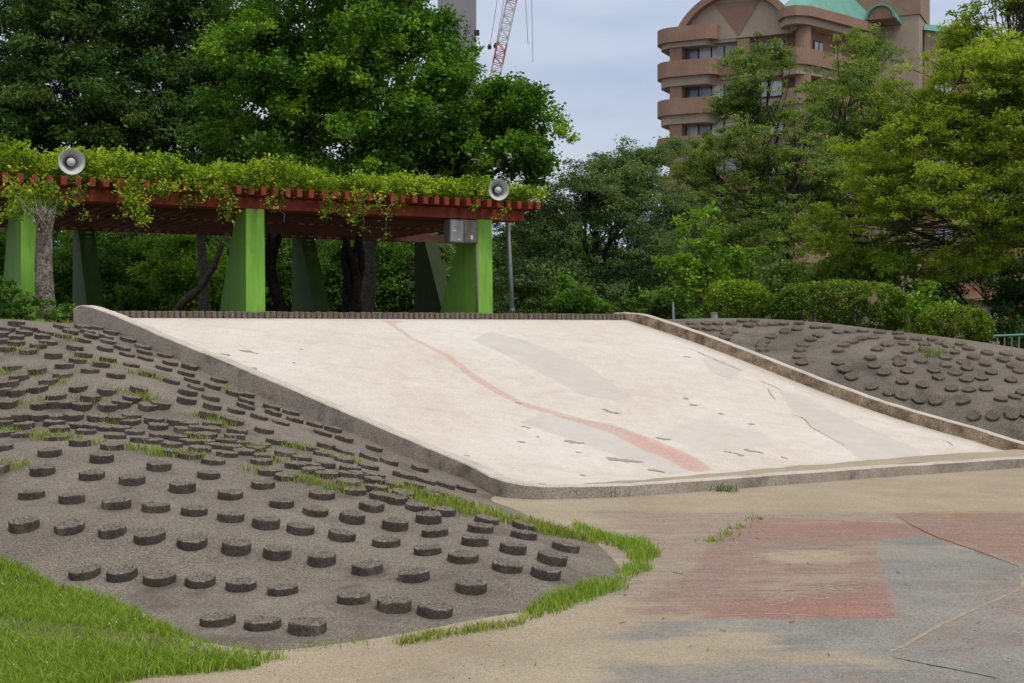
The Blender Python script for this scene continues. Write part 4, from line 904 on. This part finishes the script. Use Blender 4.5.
# horn loudspeakers
def horn(name_label, px, py, d, r, yaw):
    root = empty('loudspeaker', at(px, py, d), name_label, 'loudspeaker', 'horn loudspeakers on the pergola edge'); root.rotation_euler = (R(4), 0, yaw)
    prof = [(r*1.0, -.30*r*1.5), (r*1.02, -.27*r*1.5), (r*.96, -.25*r*1.5), (r*.72, -.02), (r*.5, .10), (r*.34, .2), (r*.24, .3)]
    n_ = 32; V = []; F = []
    inner = [(a*.95, b+.012) for a, b in prof[1:]]
    full = list(reversed(prof))+inner
    for (rr_, y__) in full:
        for k_ in range(n_): a = 2*math.pi*k_/n_; V.append((rr_*math.cos(a), y__, rr_*math.sin(a)))
    for j in range(len(full)-1):
        for k_ in range(n_): F.append((j*n_+k_, (j+1)*n_+k_, (j+1)*n_+(k_+1) % n_, j*n_+(k_+1) % n_))
    F.append(tuple(range(n_)))
    F.append(tuple((len(full)-1)*n_+k_ for k_ in range(n_)))
    mesh_np('bell', V, F, M['horn'], root, True)
    mb = MB(); mb.tube([(0, -.06, 0), (0, .0, 0), (0, .22, 0)], [r*.30, r*.34, r*.2], 20); mb.build('reflex_cone', M['horn'], root, smooth=True)
    mb = MB(); mb.tube([(0, .28, 0), (0, .3, 0), (0, .46, 0), (0, .48, 0)], [r*.25, r*.42, r*.42, r*.3], 20); mb.build('driver', M['metal'], root, smooth=True)
    mb = MB(); mb.tube([(0, .3, -.05), (0, .36, -r*.9), (0, .42, -r-.05)], .02, 8); mb.build('bracket', M['metal'], root)
horn('grey horn loudspeaker at the left end of the pergola edge', 71, 162, 24.1, .235, R(26))
horn('pale horn loudspeaker at the right end of the pergola edge', 498, 190, 29.4, .235, R(12))

# electric box and conduit on the right pillar
eb = empty('electric_box', pw(FT[2]-.50, -.02, 0), 'grey electric meter box under the beam on the right pillar', 'electric box', rz=TH)
mb = MB(); mb.box((-.42, -.02, ZR-.56), (.30, .28, ZR-.03)); mb.build('cabinet', M['boxgrey'], eb, bevel=.01)
mb = MB(); mb.box((-.40, -.032, ZR-.53), (-.09, -.021, ZR-.06)); mb.build('door', M['metal'], eb, bevel=.004)
mb = MB(); mb.box((-.05, -.032, ZR-.53), (.28, -.021, ZR-.06)); mb.build('door', M['boxgrey'], eb, bevel=.004)
mb = MB(); mb.box((.10, -.037, ZR-.47), (.16, -.033, ZR-.38)); mb.box((-.22, -.037, ZR-.50), (-.17, -.033, ZR-.46)); mb.box((-.34, -.037, ZR-.3), (-.26, -.033, ZR-.27)); mb.build('sticker', M['white'], eb)
mb = MB(); mb.tube([(.27, -.02, ZR-.56), (.27, -.03, -.1)], .03, 8); mb.build('conduit', M['boxgrey'], eb, smooth=True)

# lamp-less grey pole right of the pergola
pp = at(512, 318, 31.5); pole = empty('metal_pole', (pp.x, pp.y, 1.6), 'tall grey metal pole just right of the pergola', 'pole')
mb = MB(); a = at(512.5, 322, 31.5); b = at(507.5, 218, 31.5); mb.tube([a, b], [.062, .05], 12); par(mb.build('shaft', M['metal'], smooth=True), pole)
mb = MB(); q = a.lerp(b, .12); mb.tube([q-Vector((0, 0, .03)), q+Vector((0, 0, .03))], .075, 12); q = a.lerp(b, .55); mb.tube([q-Vector((0, 0, .02)), q+Vector((0, 0, .02))], .064, 12); par(mb.build('collar', M['metal']), pole)
mb = MB(); q = at(674, 324, 24.5); mb.tube([q-Vector((0, 0, .1)), at(673, 303, 24.5)], .022, 8); mb.tube([at(673, 303.2, 24.5), at(673, 302.2, 24.5)], .028, 8)
tag(mb.build('metal_post', M['metal']), 'short thin grey post behind the right slide kerb', 'post')
mb = MB(); q = at(715, 322, 22.3); mb.tube([q, at(714, 313, 22.3)], .06, 8); mb.tube([at(714, 313.3, 22.3), at(714, 312.4, 22.3)], .07, 8)
tag(mb.build('marker_post', M['metal']), 'stubby pale post in front of the round clipped bush', 'post')
# teal fence far right
fe = empty('metal_fence', at(1010, 350, 30), 'low fence with pale teal rail behind the small bush', 'fence')
mb = MB(); a = at(990, 336, 30); b = at(1110, 331, 31); mb.tube([a, b], .025, 8); par(mb.build('rail', M['teal']), fe)
mb = MB()
for i in range(18):
    q = a.lerp(b, i/17); mb.tube([q-Vector((0, 0, .04)), q-Vector((0, 0, .75))], .012, 6)
par(mb.build('pickets', M['metal']), fe)

# small leafy bush at the vine foot
T('shrub', 'small leafy bush at the foot of the left green pillar', [(22, 300, 16, 14, 22.8, .35), (55, 308, 16, 8, 22.6, .3), (10, 308, 14, 9, 22.6, .3), (5, 290, 8, 8, 22.7, .25)], (25, 318, 22.7), M['l_under'], dens=70, n=26, size=.085, crad=.16, trunk_r=.015, holes=.1, group='shrubs between the trees')

# ------------------------------------------------------------------ apartment block
BO = Vector((11.7, 104, 0)); BW = Vector((.899, -.438, 0)); BN = Vector((.438, .899, 0))
apt = empty('apartment_building', BO, 'brown apartment block with curved balconies, arched gable and teal roof', 'building')
def bw(w_, n_, z): return BO+BW*w_+BN*n_+Vector((0, 0, z))
def bbox(mb, w0, w1, n0, n1, z0, z1): return mb.hexa([bw(w0, n0, z0), bw(w1, n0, z0), bw(w1, n1, z0), bw(w0, n1, z0), bw(w0, n0, z1), bw(w1, n0, z1), bw(w1, n1, z1), bw(w0, n1, z1)])
def bpr(mb, poly, z0, z1): return mb.prism([bw(a, b, 0)[:2] for a, b in poly], z0, z1)
mb = MB(); bbox(mb, .9, 10.2, 1.0, 15, 0, 24.4); par(mb.build('wall', M['bbrown']), apt)
mb = MB(); bpr(mb, [(10.21, 1.1), (11.6, 1.4), (14.2, 8.6), (14.2, 14.9), (10.21, 14.9)], 0, 25.4) if False else mb.prism([bw(a, b, 0)[:2] for a, b in [(10.21, 1.1), (11.6, 1.4), (14.2, 8.6), (14.2, 14.9), (10.21, 14.9)]], 0, 25.2); par(mb.build('wall', M['bbrown']), apt)
def arc(cx_, cy_, r, a0, a1, n_): return [(cx_+r*math.cos(R(a0+(a1-a0)*i/n_)), cy_+r*math.sin(R(a0+(a1-a0)*i/n_))) for i in range(n_+1)]
def footL(e): return [(-.35+e, 4)]+arc(1.3, 1.0, 1.65-e, 180, 270, 8)+[(4.1-e, -.65+e)]+arc(4.1-e, .15, .8-e, 270, 360, 4)+[(4.9-e, .5+e), (6.5, .5+e), (6.5, 1.02), (4, 4)]
def footR(e):
    pts = [(9.9, 1.02)]+[(9.9+.5, .3)]
    return [(9.75, 1.05), (10.0+e*.3, -.2+e*.6), (10.55, -.85+e), (11.3, -1.0+e), (12.0-e*.6, -.4+e*.8), (12.8-e, 1.2+e*.3), (13.8-e, 3.6+e*.3), (15.3-e, 7.2+e*.3), (15.6-e, 8.4), (14.0, 8.55), (10.4, 1.05)]
def window(w0, w1, z0, z1, n0, cells, par_, cur=.5):
    mb = MB(); bbox(mb, w0, w1, n0-.04, n0+.05, z0, z1); f = par(mb.build('window', M['frame']), par_)
    cw = (w1-w0)/cells
    for k_ in range(cells):
        mb = MB(); bbox(mb, w0+k_*cw+.07, w0+(k_+1)*cw-.07, n0-.06, n0-.043, z0+.08, z1-.08)
        pn = mb.build('pane', M['glass_c'] if random.random() < cur else M['glass']); pn.parent = f; pn.matrix_parent_inverse = f.matrix_world.inverted() if False else Matrix.Identity(4)
    return f
def window2(*a, **k):
    f = window(*a, **k); return f
for k_ in range(8):
    z = 22.85-3.0*k_
    mb = MB(); bpr(mb, footL(0), z-1.25, z); b1 = par(mb.build('balcony', M['bbrown']), apt)
    mb = MB(); bpr(mb, footL(.3), z-1.95, z-1.252); par(mb.build('balcony_slab', M['btan']), apt)
    mb = MB(); bpr(mb, footR(0), z-1.15, z+.05); par(mb.build('balcony', M['bbrown']), apt)
    mb = MB(); bpr(mb, footR(.3), z-1.85, z-1.152); par(mb.build('balcony_slab', M['btan']), apt)
    if k_ < 8:
        mb = MB(); bbox(mb, 1.7, 6.3, .96, .998, z-.2, z+1.12)
        window(2.0, 6.2, z-.25, z+1.22, .93, 4, apt, .6)
        window(7.6, 9.9, z-.2, z+1.1, .95, 2, apt, .7)
        for f0, f1, nc in ((.10, .27, 2), (.48, .62, 1), (.78, .92, 1)):
            q0 = Vector((11.6+2.6*f0, 1.4+7.2*f0)); q1 = Vector((11.6+2.6*f1, 1.4+7.2*f1)); nv = Vector((.94, -.34))*-1*-1
            def hx(mb, a_, b_, e0, e1, z0_, z1_):
                A_, B_ = q0.lerp(q1, a_), q0.lerp(q1, b_); return mb.hexa([bw(*(A_+nv*e0), z0_), bw(*(B_+nv*e0), z0_), bw(*(B_+nv*e1), z0_), bw(*(A_+nv*e1), z0_), bw(*(A_+nv*e0), z1_), bw(*(B_+nv*e0), z1_), bw(*(B_+nv*e1), z1_), bw(*(A_+nv*e1), z1_)])
            mb = MB(); hx(mb, 0, 1, .08, 0, z-.3, z+1.15); wf = par(mb.build('window', M['frame']), apt)
            for ci in range(nc):
                mb = MB(); hx(mb, ci/nc+.06, (ci+1)/nc-.06, .10, .083, z-.22, z+1.07); pn = mb.build('pane', M['glass_c'] if random.random() < .6 else M['glass']); pn.parent = wf; pn.matrix_parent_inverse = Matrix.Identity(4)
        mb = MB(); bbox(mb, 4.9, 9.8, .6, .99, z-1.6, z-.4); par(mb.build('spandrel', M['btan'] if k_ % 2 else M['bbrown']), apt)
mb = MB(); bpr(mb, footL(0), 24.35, 25.5); par(mb.build('balcony', M['bbrown']), apt)
mb = MB(); bpr(mb, footL(.3), 23.95, 24.348); par(mb.build('balcony_slab', M['btan']), apt)
mb = MB(); bbox(mb, 6.4, 7.35, .1, .99, 0, 24.2); par(mb.build('pier', M['bbrown']), apt)
mb = MB(); bpr(mb, arc(11.5, .35, .6, 0, 360, 15)[:-1], 0, 25.0); par(mb.build('column', M['bbrown']), apt)
mb = MB(); bbox(mb, 1.0, 2.0, -.2, .99, 0, 24.3); par(mb.build('pier', M['bbrown']), apt)
# arched gable
def archwall(c0, zc, r, n0, n1, a0=0, a1=180, rin=None, seg=28):
    mb = MB(); O = [(c0+r*math.cos(R(a0+(a1-a0)*i/seg)), zc+r*math.sin(R(a0+(a1-a0)*i/seg))) for i in range(seg+1)]
    if rin: I_ = [(c0+rin*math.cos(R(a0+(a1-a0)*i/seg)), zc+rin*math.sin(R(a0+(a1-a0)*i/seg))) for i in range(seg+1)]; 
    else: I_ = [(q[0], min(O[0][1], O[-1][1])-.02) for q in O]
    for i in range(seg):
        a, b, c_, d_ = O[i], O[i+1], I_[i+1], I_[i]
        mb.hexa([bw(d_[0], n0, d_[1]), bw(c_[0], n0, c_[1]), bw(c_[0], n1, c_[1]), bw(d_[0], n1, d_[1]), bw(a[0], n0, a[1]), bw(b[0], n0, b[1]), bw(b[0], n1, b[1]), bw(a[0], n1, a[1])])
    return mb
par(archwall(6.25, 22.9, 4.7, .25, 13, 18, 160).build('gable_wall', M['btan']), apt)
par(archwall(6.25, 22.9, 5.25, -.35, 14, 17, 161, rin=4.72).build('gable_arch', M['bbrown']), apt)
mb = MB(); tri = [(4.5, 27.2), (8.2, 27.1), (6.5, 24.5)]
mb.add([bw(a, .245, b) for a, b in tri]+[bw(a, .2, b) for a, b in tri], [(0, 1, 2), (5, 4, 3), (0, 3, 4, 1), (1, 4, 5, 2), (2, 5, 3, 0)]); par(mb.build('gable_panel', M['bbrown']), apt)
mb = MB(); bbox(mb, 2.0, 6.3, .3, .9, 24.12, 24.5); par(mb.build('lintel', M['btan']), apt)
# curved cornice and teal roofs
def footC(e): return [(9.5, 1.5), (9.7+e*.5, -.3+e*.6), (10.45, -1.25+e), (11.35, -1.4+e), (12.25-e*.6, -.7+e*.8), (13.1-e, 1.1+e*.3), (14.1-e, 3.5+e*.3), (15.6-e, 7.1+e*.3), (16.0-e, 8.6), (14.5, 12), (9.5, 12)]
mb = MB(); bpr(mb, footC(0), 25.25, 26.0); par(mb.build('cornice', M['bbrown']), apt)
mb = MB(); bpr(mb, footC(.35), 24.7, 25.248); par(mb.build('cornice_soffit', M['btan']), apt)
mb = MB(); FC = footC(.1); nn = len(FC)
mb.add([bw(a, b, 26.002) for a, b in FC]+[bw(11.5+(a-11.5)*.5, 7+(b-7)*.5, 28.4) for a, b in FC], [tuple(range(nn, 2*nn))]+[(i, (i+1) % nn, nn+(i+1) % nn, nn+i) for i in range(nn)]); par(mb.build('roof', M['teal']), apt)
par(archwall(16.2, 26.1, 1.15, 6.0, 12, rin=.98, seg=16).build('dormer_roof', M['teal']), apt)
par(archwall(16.2, 26.1, .97, 6.2, 11, seg=16).build('dormer_wall', M['bbrown']), apt)
mb = MB(); bbox(mb, 12.8, 18.7, 9.1, 14, 0, 26.8); par(mb.build('tower_base', M['btan']), apt)
mb = MB(); bbox(mb, 12.7, 18.8, 9.0, 14.1, 26.82, 35); par(mb.build('tower_top', M['bbrown']), apt)
mb = MB(); bbox(mb, 16.9, 17.6, 8.92, 8.98, 28.5, 29.3); par(mb.build('tower_window', M['frame']), apt)
mb = MB(); bbox(mb, 18.75, 40, 11, 20, 0, 22.2); par(mb.build('wing_wall', M['bsalmon']), apt)
mb = MB(); mb.hexa([bw(18.8, 11.1, 22.2), bw(36, 11.1, 22.19), bw(36, 19, 22.19), bw(18.8, 19, 22.2), bw(18.8, 11.1, 25.9), bw(36, 11.1, 22.21), bw(36, 19, 22.21), bw(18.8, 19, 25.9)]); par(mb.build('wing_parapet', M['btan']), apt)
mb = MB(); mb.hexa([bw(18.8, 10.8, 25.92), bw(36, 10.8, 22.23), bw(36, 19, 22.23), bw(18.8, 19, 25.92), bw(18.8, 11.4, 26.5), bw(36, 11.4, 22.8), bw(36, 18, 22.8), bw(18.8, 18, 26.5)]); par(mb.build('wing_roof', M['teal']), apt)
for k_ in range(7):
    for w0 in (20.8, 24.5, 28.2): window(w0-1.2, w0+.4, 2.2+3*k_, 3.9+3*k_, 10.95, 2, apt, .4)
    mb = MB(); bbox(mb, 18.9, 34, 10.3, 10.98, 1.0+3*k_, 1.25+3*k_); par(mb.build('ledge', M['btan']), apt)
# grey house at the left of the block
gh = empty('grey_building', at(665, 320, 85), 'plain grey building half hidden behind the feathery tree', 'building')
a = at(640, 330, 85); b = at(684, 222, 85)
mb = MB(); mb.box((a.x, 85, 0), (b.x, 95, b.z)); par(mb.build('wall', M['bgrey']), gh)
mb = MB(); mb.box((a.x-.3, 84.6, b.z+.003), (b.x+.3, 95.4, b.z+.5)); par(mb.build('roof', M['bgrey']), gh)
mb = MB(); mb.box((a.x+1, 84.93, b.z-3), (a.x+2.4, 84.98, b.z-1.5)); par(mb.build('window', M['glass']), gh)
# concrete tower behind the ivy tree
ct = empty('concrete_tower', at(450, 320, 150), 'grey concrete tower rising behind the ivy covered tree', 'building')
a = at(438, 330, 150); b = at(474, -30, 150)
mb = MB(); mb.box((a.x, 150, 0), (b.x, 160, b.z)); par(mb.build('wall', M['bgrey']), ct)
q = at(474, 32, 150); mb = MB(); mb.box((q.x+.002, 150, q.z-.1), (q.x+.6, 151.5, q.z+.25)); par(mb.build('ledge', M['frame']), ct)
for k_ in range(5):
    z = 12+k_*5; mb = MB(); mb.box((b.x-4.6, 149.9, z), (b.x-3.2, 149.98, z+2)); par(mb.build('window', M['glass']), ct)
# crane
cr = empty('tower_crane', at(495, 320, 170), 'red and white lattice crane boom with hanging cables', 'crane')
a = at(493, 85, 170); b = at(520.5, -40, 170); ax = (b-a).normalized(); sx = Vector((0, 1, 0)); sy = ax.cross(sx).normalized(); hw = .62; hb = .62
def seg(mb, p0, p1, r_=.055): mb.tube([p0, p1], r_, 5)
Ltot = (b-a).length; nseg = 18
for gi in range(6):
    mb = MB(); i0 = gi*3
    for i in range(i0, i0+3):
        p0 = a+ax*Ltot*i/nseg; p1 = a+ax*Ltot*(i+1)/nseg
        for (u1, v1) in ((-1, -1), (1, -1), (1, 1), (-1, 1)): seg(mb, p0+sx*u1*hw+sy*v1*hb, p1+sx*u1*hw+sy*v1*hb, .09)
        s2 = 1 if i % 2 else -1
        for v1 in (-1, 1):
            seg(mb, p0+sx*v1*hw-sy*s2*hb, p1+sx*v1*hw+sy*s2*hb); seg(mb, p0-sx*s2*hw+sy*v1*hb, p1+sx*s2*hw+sy*v1*hb)
            seg(mb, p0+sx*v1*hw-sy*hb, p0+sx*v1*hw+sy*hb)
    par(mb.build('boom_section', M['crane_r'] if gi in (1, 4) else M['crane_w']), cr)
for (x0, y0, x1, y1) in ((502, -30, 490, 46), (509, -30, 496, 46), (524, -30, 528, 44), (531, -30, 533, 62)):
    mb = MB(); mb.tube([at(x0, y0, 170), at(x1, y1, 170)], .035, 5); par(mb.build('cable', M['boxgrey']), cr)
for x_, y_ in ((489.5, 46.5), (495.5, 45.5)): mb = MB(); q = at(x_, y_, 170); mb.tube([q+Vector((0, 0, .35)), q, q-Vector((0, 0, .35))], [.08, .28, .22], 8); par(mb.build('hook_block', M['frame']), cr)

# ------------------------------------------------------------------ grass
def blades(name, P, length, width, mat, lean=.5, label=None, tuft=None, cat='grass', kind='stuff', cv=None):
    P = np.asarray(P, float); N = len(P); L = length*rng.uniform(.45, 1.35, N); th = rng.uniform(0, 2*np.pi, N); ln = rng.normal(0, lean, N)
    d = np.c_[np.cos(th), np.sin(th), np.zeros(N)]; ph = rng.uniform(0, 2*np.pi, N); s = np.c_[np.cos(ph), np.sin(ph), np.zeros(N)]*(width/2)
    z = np.array([0, 0, 1.0]); mid = P+(z+d*ln[:, None]*.45)*L[:, None]*.55; tip = P+(z*.92+d*ln[:, None]*1.25)*L[:, None]
    V = np.stack([P-s, P+s, mid+s*.8, mid-s*.8, tip], 1).reshape(-1, 3); I = np.arange(N)*5
    F = np.concatenate([np.stack([I, I+1, I+2], 1), np.stack([I, I+2, I+3], 1), np.stack([I+3, I+2, I+4], 1)])
    c_ = np.clip(.45+rng.normal(0, .22, N)+(0 if cv is None else cv), 0, 1)
    o = mesh_np(name, V, F, mat, None, False, dict(leafc=np.repeat(c_, 5))); tag(o, label, cat, kind=kind); return o
def inpoly(poly, n_, z=0.0, rag=.05):
    P = [gnd(x, y, z) for x, y in poly]; xs = [q.x for q in P]; ys = [q.y for q in P]
    X = rng.uniform(min(xs), max(xs), n_*3); Y = rng.uniform(min(ys), max(ys), n_*3); s = sdf(X, Y, P)
    nn = np.array([noise.noise(Vector((float(a)*2.2, float(b)*2.2, 0))) for a, b in zip(X, Y)])
    k_ = (s > -.02) & (s-np.abs(nn)*rag-rng.exponential(rag*.35, len(X)) > -.01); X, Y = X[k_][:n_], Y[k_][:n_]
    return X, Y
X, Y = inpoly([(-160, 560), (0, 574), (60, 590), (130, 610), (175, 635), (225, 650), (268, 657), (292, 660), (250, 672), (150, 680), (60, 700), (-100, 760), (-260, 700)], 64000)
Z = np.maximum(HL(X, Y), 0)
pxg, pyg = proj(X, Y, Z)
yb = np.interp(pxg, [-160, 0, 60, 120, 180, 230, 275], [530, 560, 586, 606, 628, 645, 655])
k_ = pyg > yb+np.array([7*noise.noise(Vector((float(a)*5, float(b)*5, 1))) for a, b in zip(X, Y)])+rng.exponential(2.5, len(X)); X, Y, Z, pxg, pyg = X[k_], Y[k_], Z[k_], pxg[k_], pyg[k_]
bare = np.array([noise.noise(Vector((float(a)*3, float(b)*3, 4))) for a, b in zip(X, Y)])
ky = ~((np.abs(pyg-(637+.10*(pxg-60))) < 9) & (rng.random(len(X)) < .72)); X, Y, Z, pyg, pxg = X[ky], Y[ky], Z[ky], pyg[ky], pxg[ky]
blades('grass', np.c_[X, Y, Z], .062, .0065, M['grass'], .55, 'lush bright green grass at the lower left corner')
kk = rng.random(len(X)) < .09
blades('dry_grass', np.c_[X, Y, Z][kk], .07, .006, M['grass_dry'], .9, 'dry straw coloured blades mixed through the corner grass')
cl_ = np.c_[X, Y, Z][rng.random(len(X)) < .0012]; mb = MB()
for q in cl_:
    q = Vector(q)+Vector((0, 0, random.uniform(.04, .07))); a_ = .0045
    mb.add([q+Vector((a_, 0, 0)), q+Vector((0, a_, 0)), q+Vector((-a_, 0, 0)), q+Vector((0, -a_, 0)), q+Vector((0, 0, a_)), q-Vector((0, 0, a_))], [(0, 1, 4), (1, 2, 4), (2, 3, 4), (3, 0, 4), (1, 0, 5), (2, 1, 5), (3, 2, 5), (0, 3, 5)])
tag(mb.build('clover_flowers', M['white']), 'tiny white clover heads dotted in the corner grass', 'flowers', kind='stuff')
# earth showing under the grass
def patch(name, poly, mat, lift, H=None):
    P = [gnd(x, y) for x, y in poly]; xs = [q.x for q in P]; ys = [q.y for q in P]
    X, Y = np.meshgrid(np.arange(min(xs), max(xs), .05), np.arange(min(ys), max(ys), .05)); s = sdf(X, Y, P)
    Z = np.maximum(HL(X, Y), 0)+lift-.03*(1-sst(s, 0, .12)); px_, py_ = proj(X, Y, Z); return tag(grid(X, Y, Z, name, mat, keep=(s > 0) & (py_ > 6+np.interp(px_, [-160, 0, 60, 120, 180, 230, 275], [530, 560, 586, 606, 628, 645, 655]))), kind='structure')
M['turf'] = stone('turf_soil', (.085, .10, .04), (.16, .16, .07), fine=70, mid=3, bump=.9, bd=.015, stain=(.22, .17, .10), stain_amt=.6)
patch('turf_soil', [(-160, 568), (0, 578), (60, 594), (130, 612), (175, 637), (225, 652), (250, 662), (150, 676), (60, 695), (-100, 740), (-260, 690)], M['turf'], .022)
# strip at the foot of the left mound
strip = [(512, 620), (530, 603), (570, 592), (603, 580), (618, 568), (618, 556), (604, 546), (585, 538), (565, 525), (575, 520), (600, 533), (632, 541), (652, 541), (662, 555), (655, 573), (632, 590), (600, 603), (560, 618), (528, 627)]
X, Y = inpoly(strip, 9000, rag=.16); blades('grass_strip', np.c_[X, Y, np.maximum(HL(X, Y), 0)], .062, .0065, M['grass'], .5, 'curved strip of green grass along the foot of the left mound')
strip2 = [(390, 643), (440, 634), (500, 625), (530, 618), (530, 626), (470, 637), (400, 648)]
X, Y = inpoly(strip2, 900); blades('grass_strip', np.c_[X, Y, 0*X], .05, .006, M['grass_dry'], .7, 'thin dry grass trailing from the strip towards the camera')
tu = []
def tuft(px, py, n_, sp, H=HL, z=None):
    p_ = cast(H, px, py, .01) if H else gnd(px, py)
    if p_ is None: return
    for _ in range(n_):
        a = random.gauss(0, sp); b = random.gauss(0, sp*.6); q = Vector((p_.x+a, p_.y+b, 0)); q.z = float(H(np.array([q.x]), np.array([q.y]))[0]) if H else 0
        tu.append(tuple(q))
for x, y in ((452, 500), (466, 506), (478, 511), (492, 514), (500, 519), (512, 522), (530, 524), (545, 527), (556, 530), (568, 534), (580, 538), (590, 541), (412, 492), (425, 497)): tuft(x, y, random.randint(30, 150), .12)
for L, ox, oy in (([(30,430),(240,455),(190,290),(470,195),(530,345),(690,375),(430,500),(820,555),(1000,605),(130,645),(300,635),(620,640),(990,440),(20,270)], 0, 310), ([(330,385),(310,540),(870,475),(760,665)], 100, 320),
                  ([(430,50),(500,110),(290,195),(500,215),(870,350),(950,475),(230,315),(280,325),(40,300),(1000,255),(720,270),(720,420),(330,330),(180,310)], 150, 410), ([(50,220),(270,240),(450,265),(650,295),(940,330),(50,465),(780,155),(340,265),(20,225)], 0, 400),
                  ([(60,350),(90,365),(300,415),(660,475),(790,445),(900,515),(50,140),(230,190),(360,215),(920,500),(370,410)], 300, 430)):
    for x, y in L: tuft(ox+x/s_, oy+y/s_, random.randint(40, 100), .09)
for x, y in ((40,190),(240,260),(330,250),(480,310),(700,380),(780,395),(850,410),(200,250),(740,385),(620,350)): tuft(430+x/6.024, 470+y/6.024, 50, .11)
blades('grass_tufts', tu, .07, .0085, M['grass_dry'], .65, 'yellow green grass tufts growing between the crowded studs')
tu = []
for x, y, k_ in ((545, 497, 40), (560, 497, 16), (583, 496, 60), (592, 496, 50), (575, 497, 30), (612, 496, 30), (724, 491, 26), (727, 491, 20)): tuft(x, y+1, k_, .07, None)
blades('kerb_weeds', tu, .10, .010, M['l_under'], .6, 'green weeds sprouting at the foot of the front kerb')
tu = []
for i in range(26): x = 712+45*random.random(); y = 543-(x-712)*.56+random.gauss(0, 1); tuft(x, y, 10, .05, None)
blades('crack_weeds', tu, .035, .008, M['grass_dry'], .9, 'short olive weeds growing in the diagonal paving joint')
tu = []
for i in range(40):
    x = random.choice([random.uniform(250, 460), random.uniform(430, 520)]); tuft(x, 655-(x-250)*.11+random.gauss(0, 2), 8, .04, None)
blades('ground_weeds', tu, .03, .006, M['grass_dry'], .9, 'sparse weeds where the mound meets the sandy ground')
tu = []
for x, y in ((924, 352), (929, 356), (943, 355)): tuft(x, y, 16, .06, HR)
blades('mound_weeds', tu, .12, .02, M['l_lime'], .5, 'lime green weeds growing on the right mound crest')
tu = []
for i in range(120):
    f = random.random()
    if noise.noise(Vector((f*14, 0, 0))) < 0 and random.random() < .7: continue
    q = L0+(R0-L0)*f+Vector((0, .16, 0))
    for _ in range(8): tu.append((q.x+random.gauss(0, .08), q.y+random.gauss(0, .04), ZT-.05))
blades('edging_weeds', tu, .14, .010, M['l_under'], .5, 'small weeds behind the edging logs on the platform')
tu = []
for i in range(900): tu.append((random.uniform(-11, -5.4), random.uniform(16.6, 17.6), 1.66))
blades('terrace_grass', tu, .09, .010, M['grass_dry'], .6, 'dry grass behind the crest of the left mound')
# pebbles and twigs on the sand
mb = MB()
for i in range(150):
    x = random.uniform(250, 1024); y = random.uniform(505, 683) if x > 560 else random.uniform(640, 683); q = gnd(x, y); r_ = random.uniform(.002, .006)
    mb.add([(q.x-r_, q.y, .005), (q.x, q.y-r_, .005), (q.x+r_, q.y, .005), (q.x, q.y+r_, .005), (q.x, q.y, .005+r_*1.1)], [(0, 1, 4), (1, 2, 4), (2, 3, 4), (3, 0, 4)])
tag(mb.build('pebbles', M['studtop']), 'small pebbles scattered over the sand and paving', 'pebbles', kind='stuff')
mb = MB()
for i in range(22):
    x = random.uniform(480, 1000); y = random.uniform(505, 675); q = gnd(x, y, .01); a = random.uniform(0, 3.1); L = random.uniform(.02, .07)
    mb.tube([q, q+Vector((math.cos(a)*L, math.sin(a)*L, .004))], .0025, 4)
tag(mb.build('twigs', M['twig']), 'tiny fallen twigs on the paving', 'twigs', kind='stuff')
print('LEAF OBJECTS OK; studs', len(pegs), 'faces', sum(len(o.data.polygons) for o in bpy.data.objects if o.type == 'MESH'))
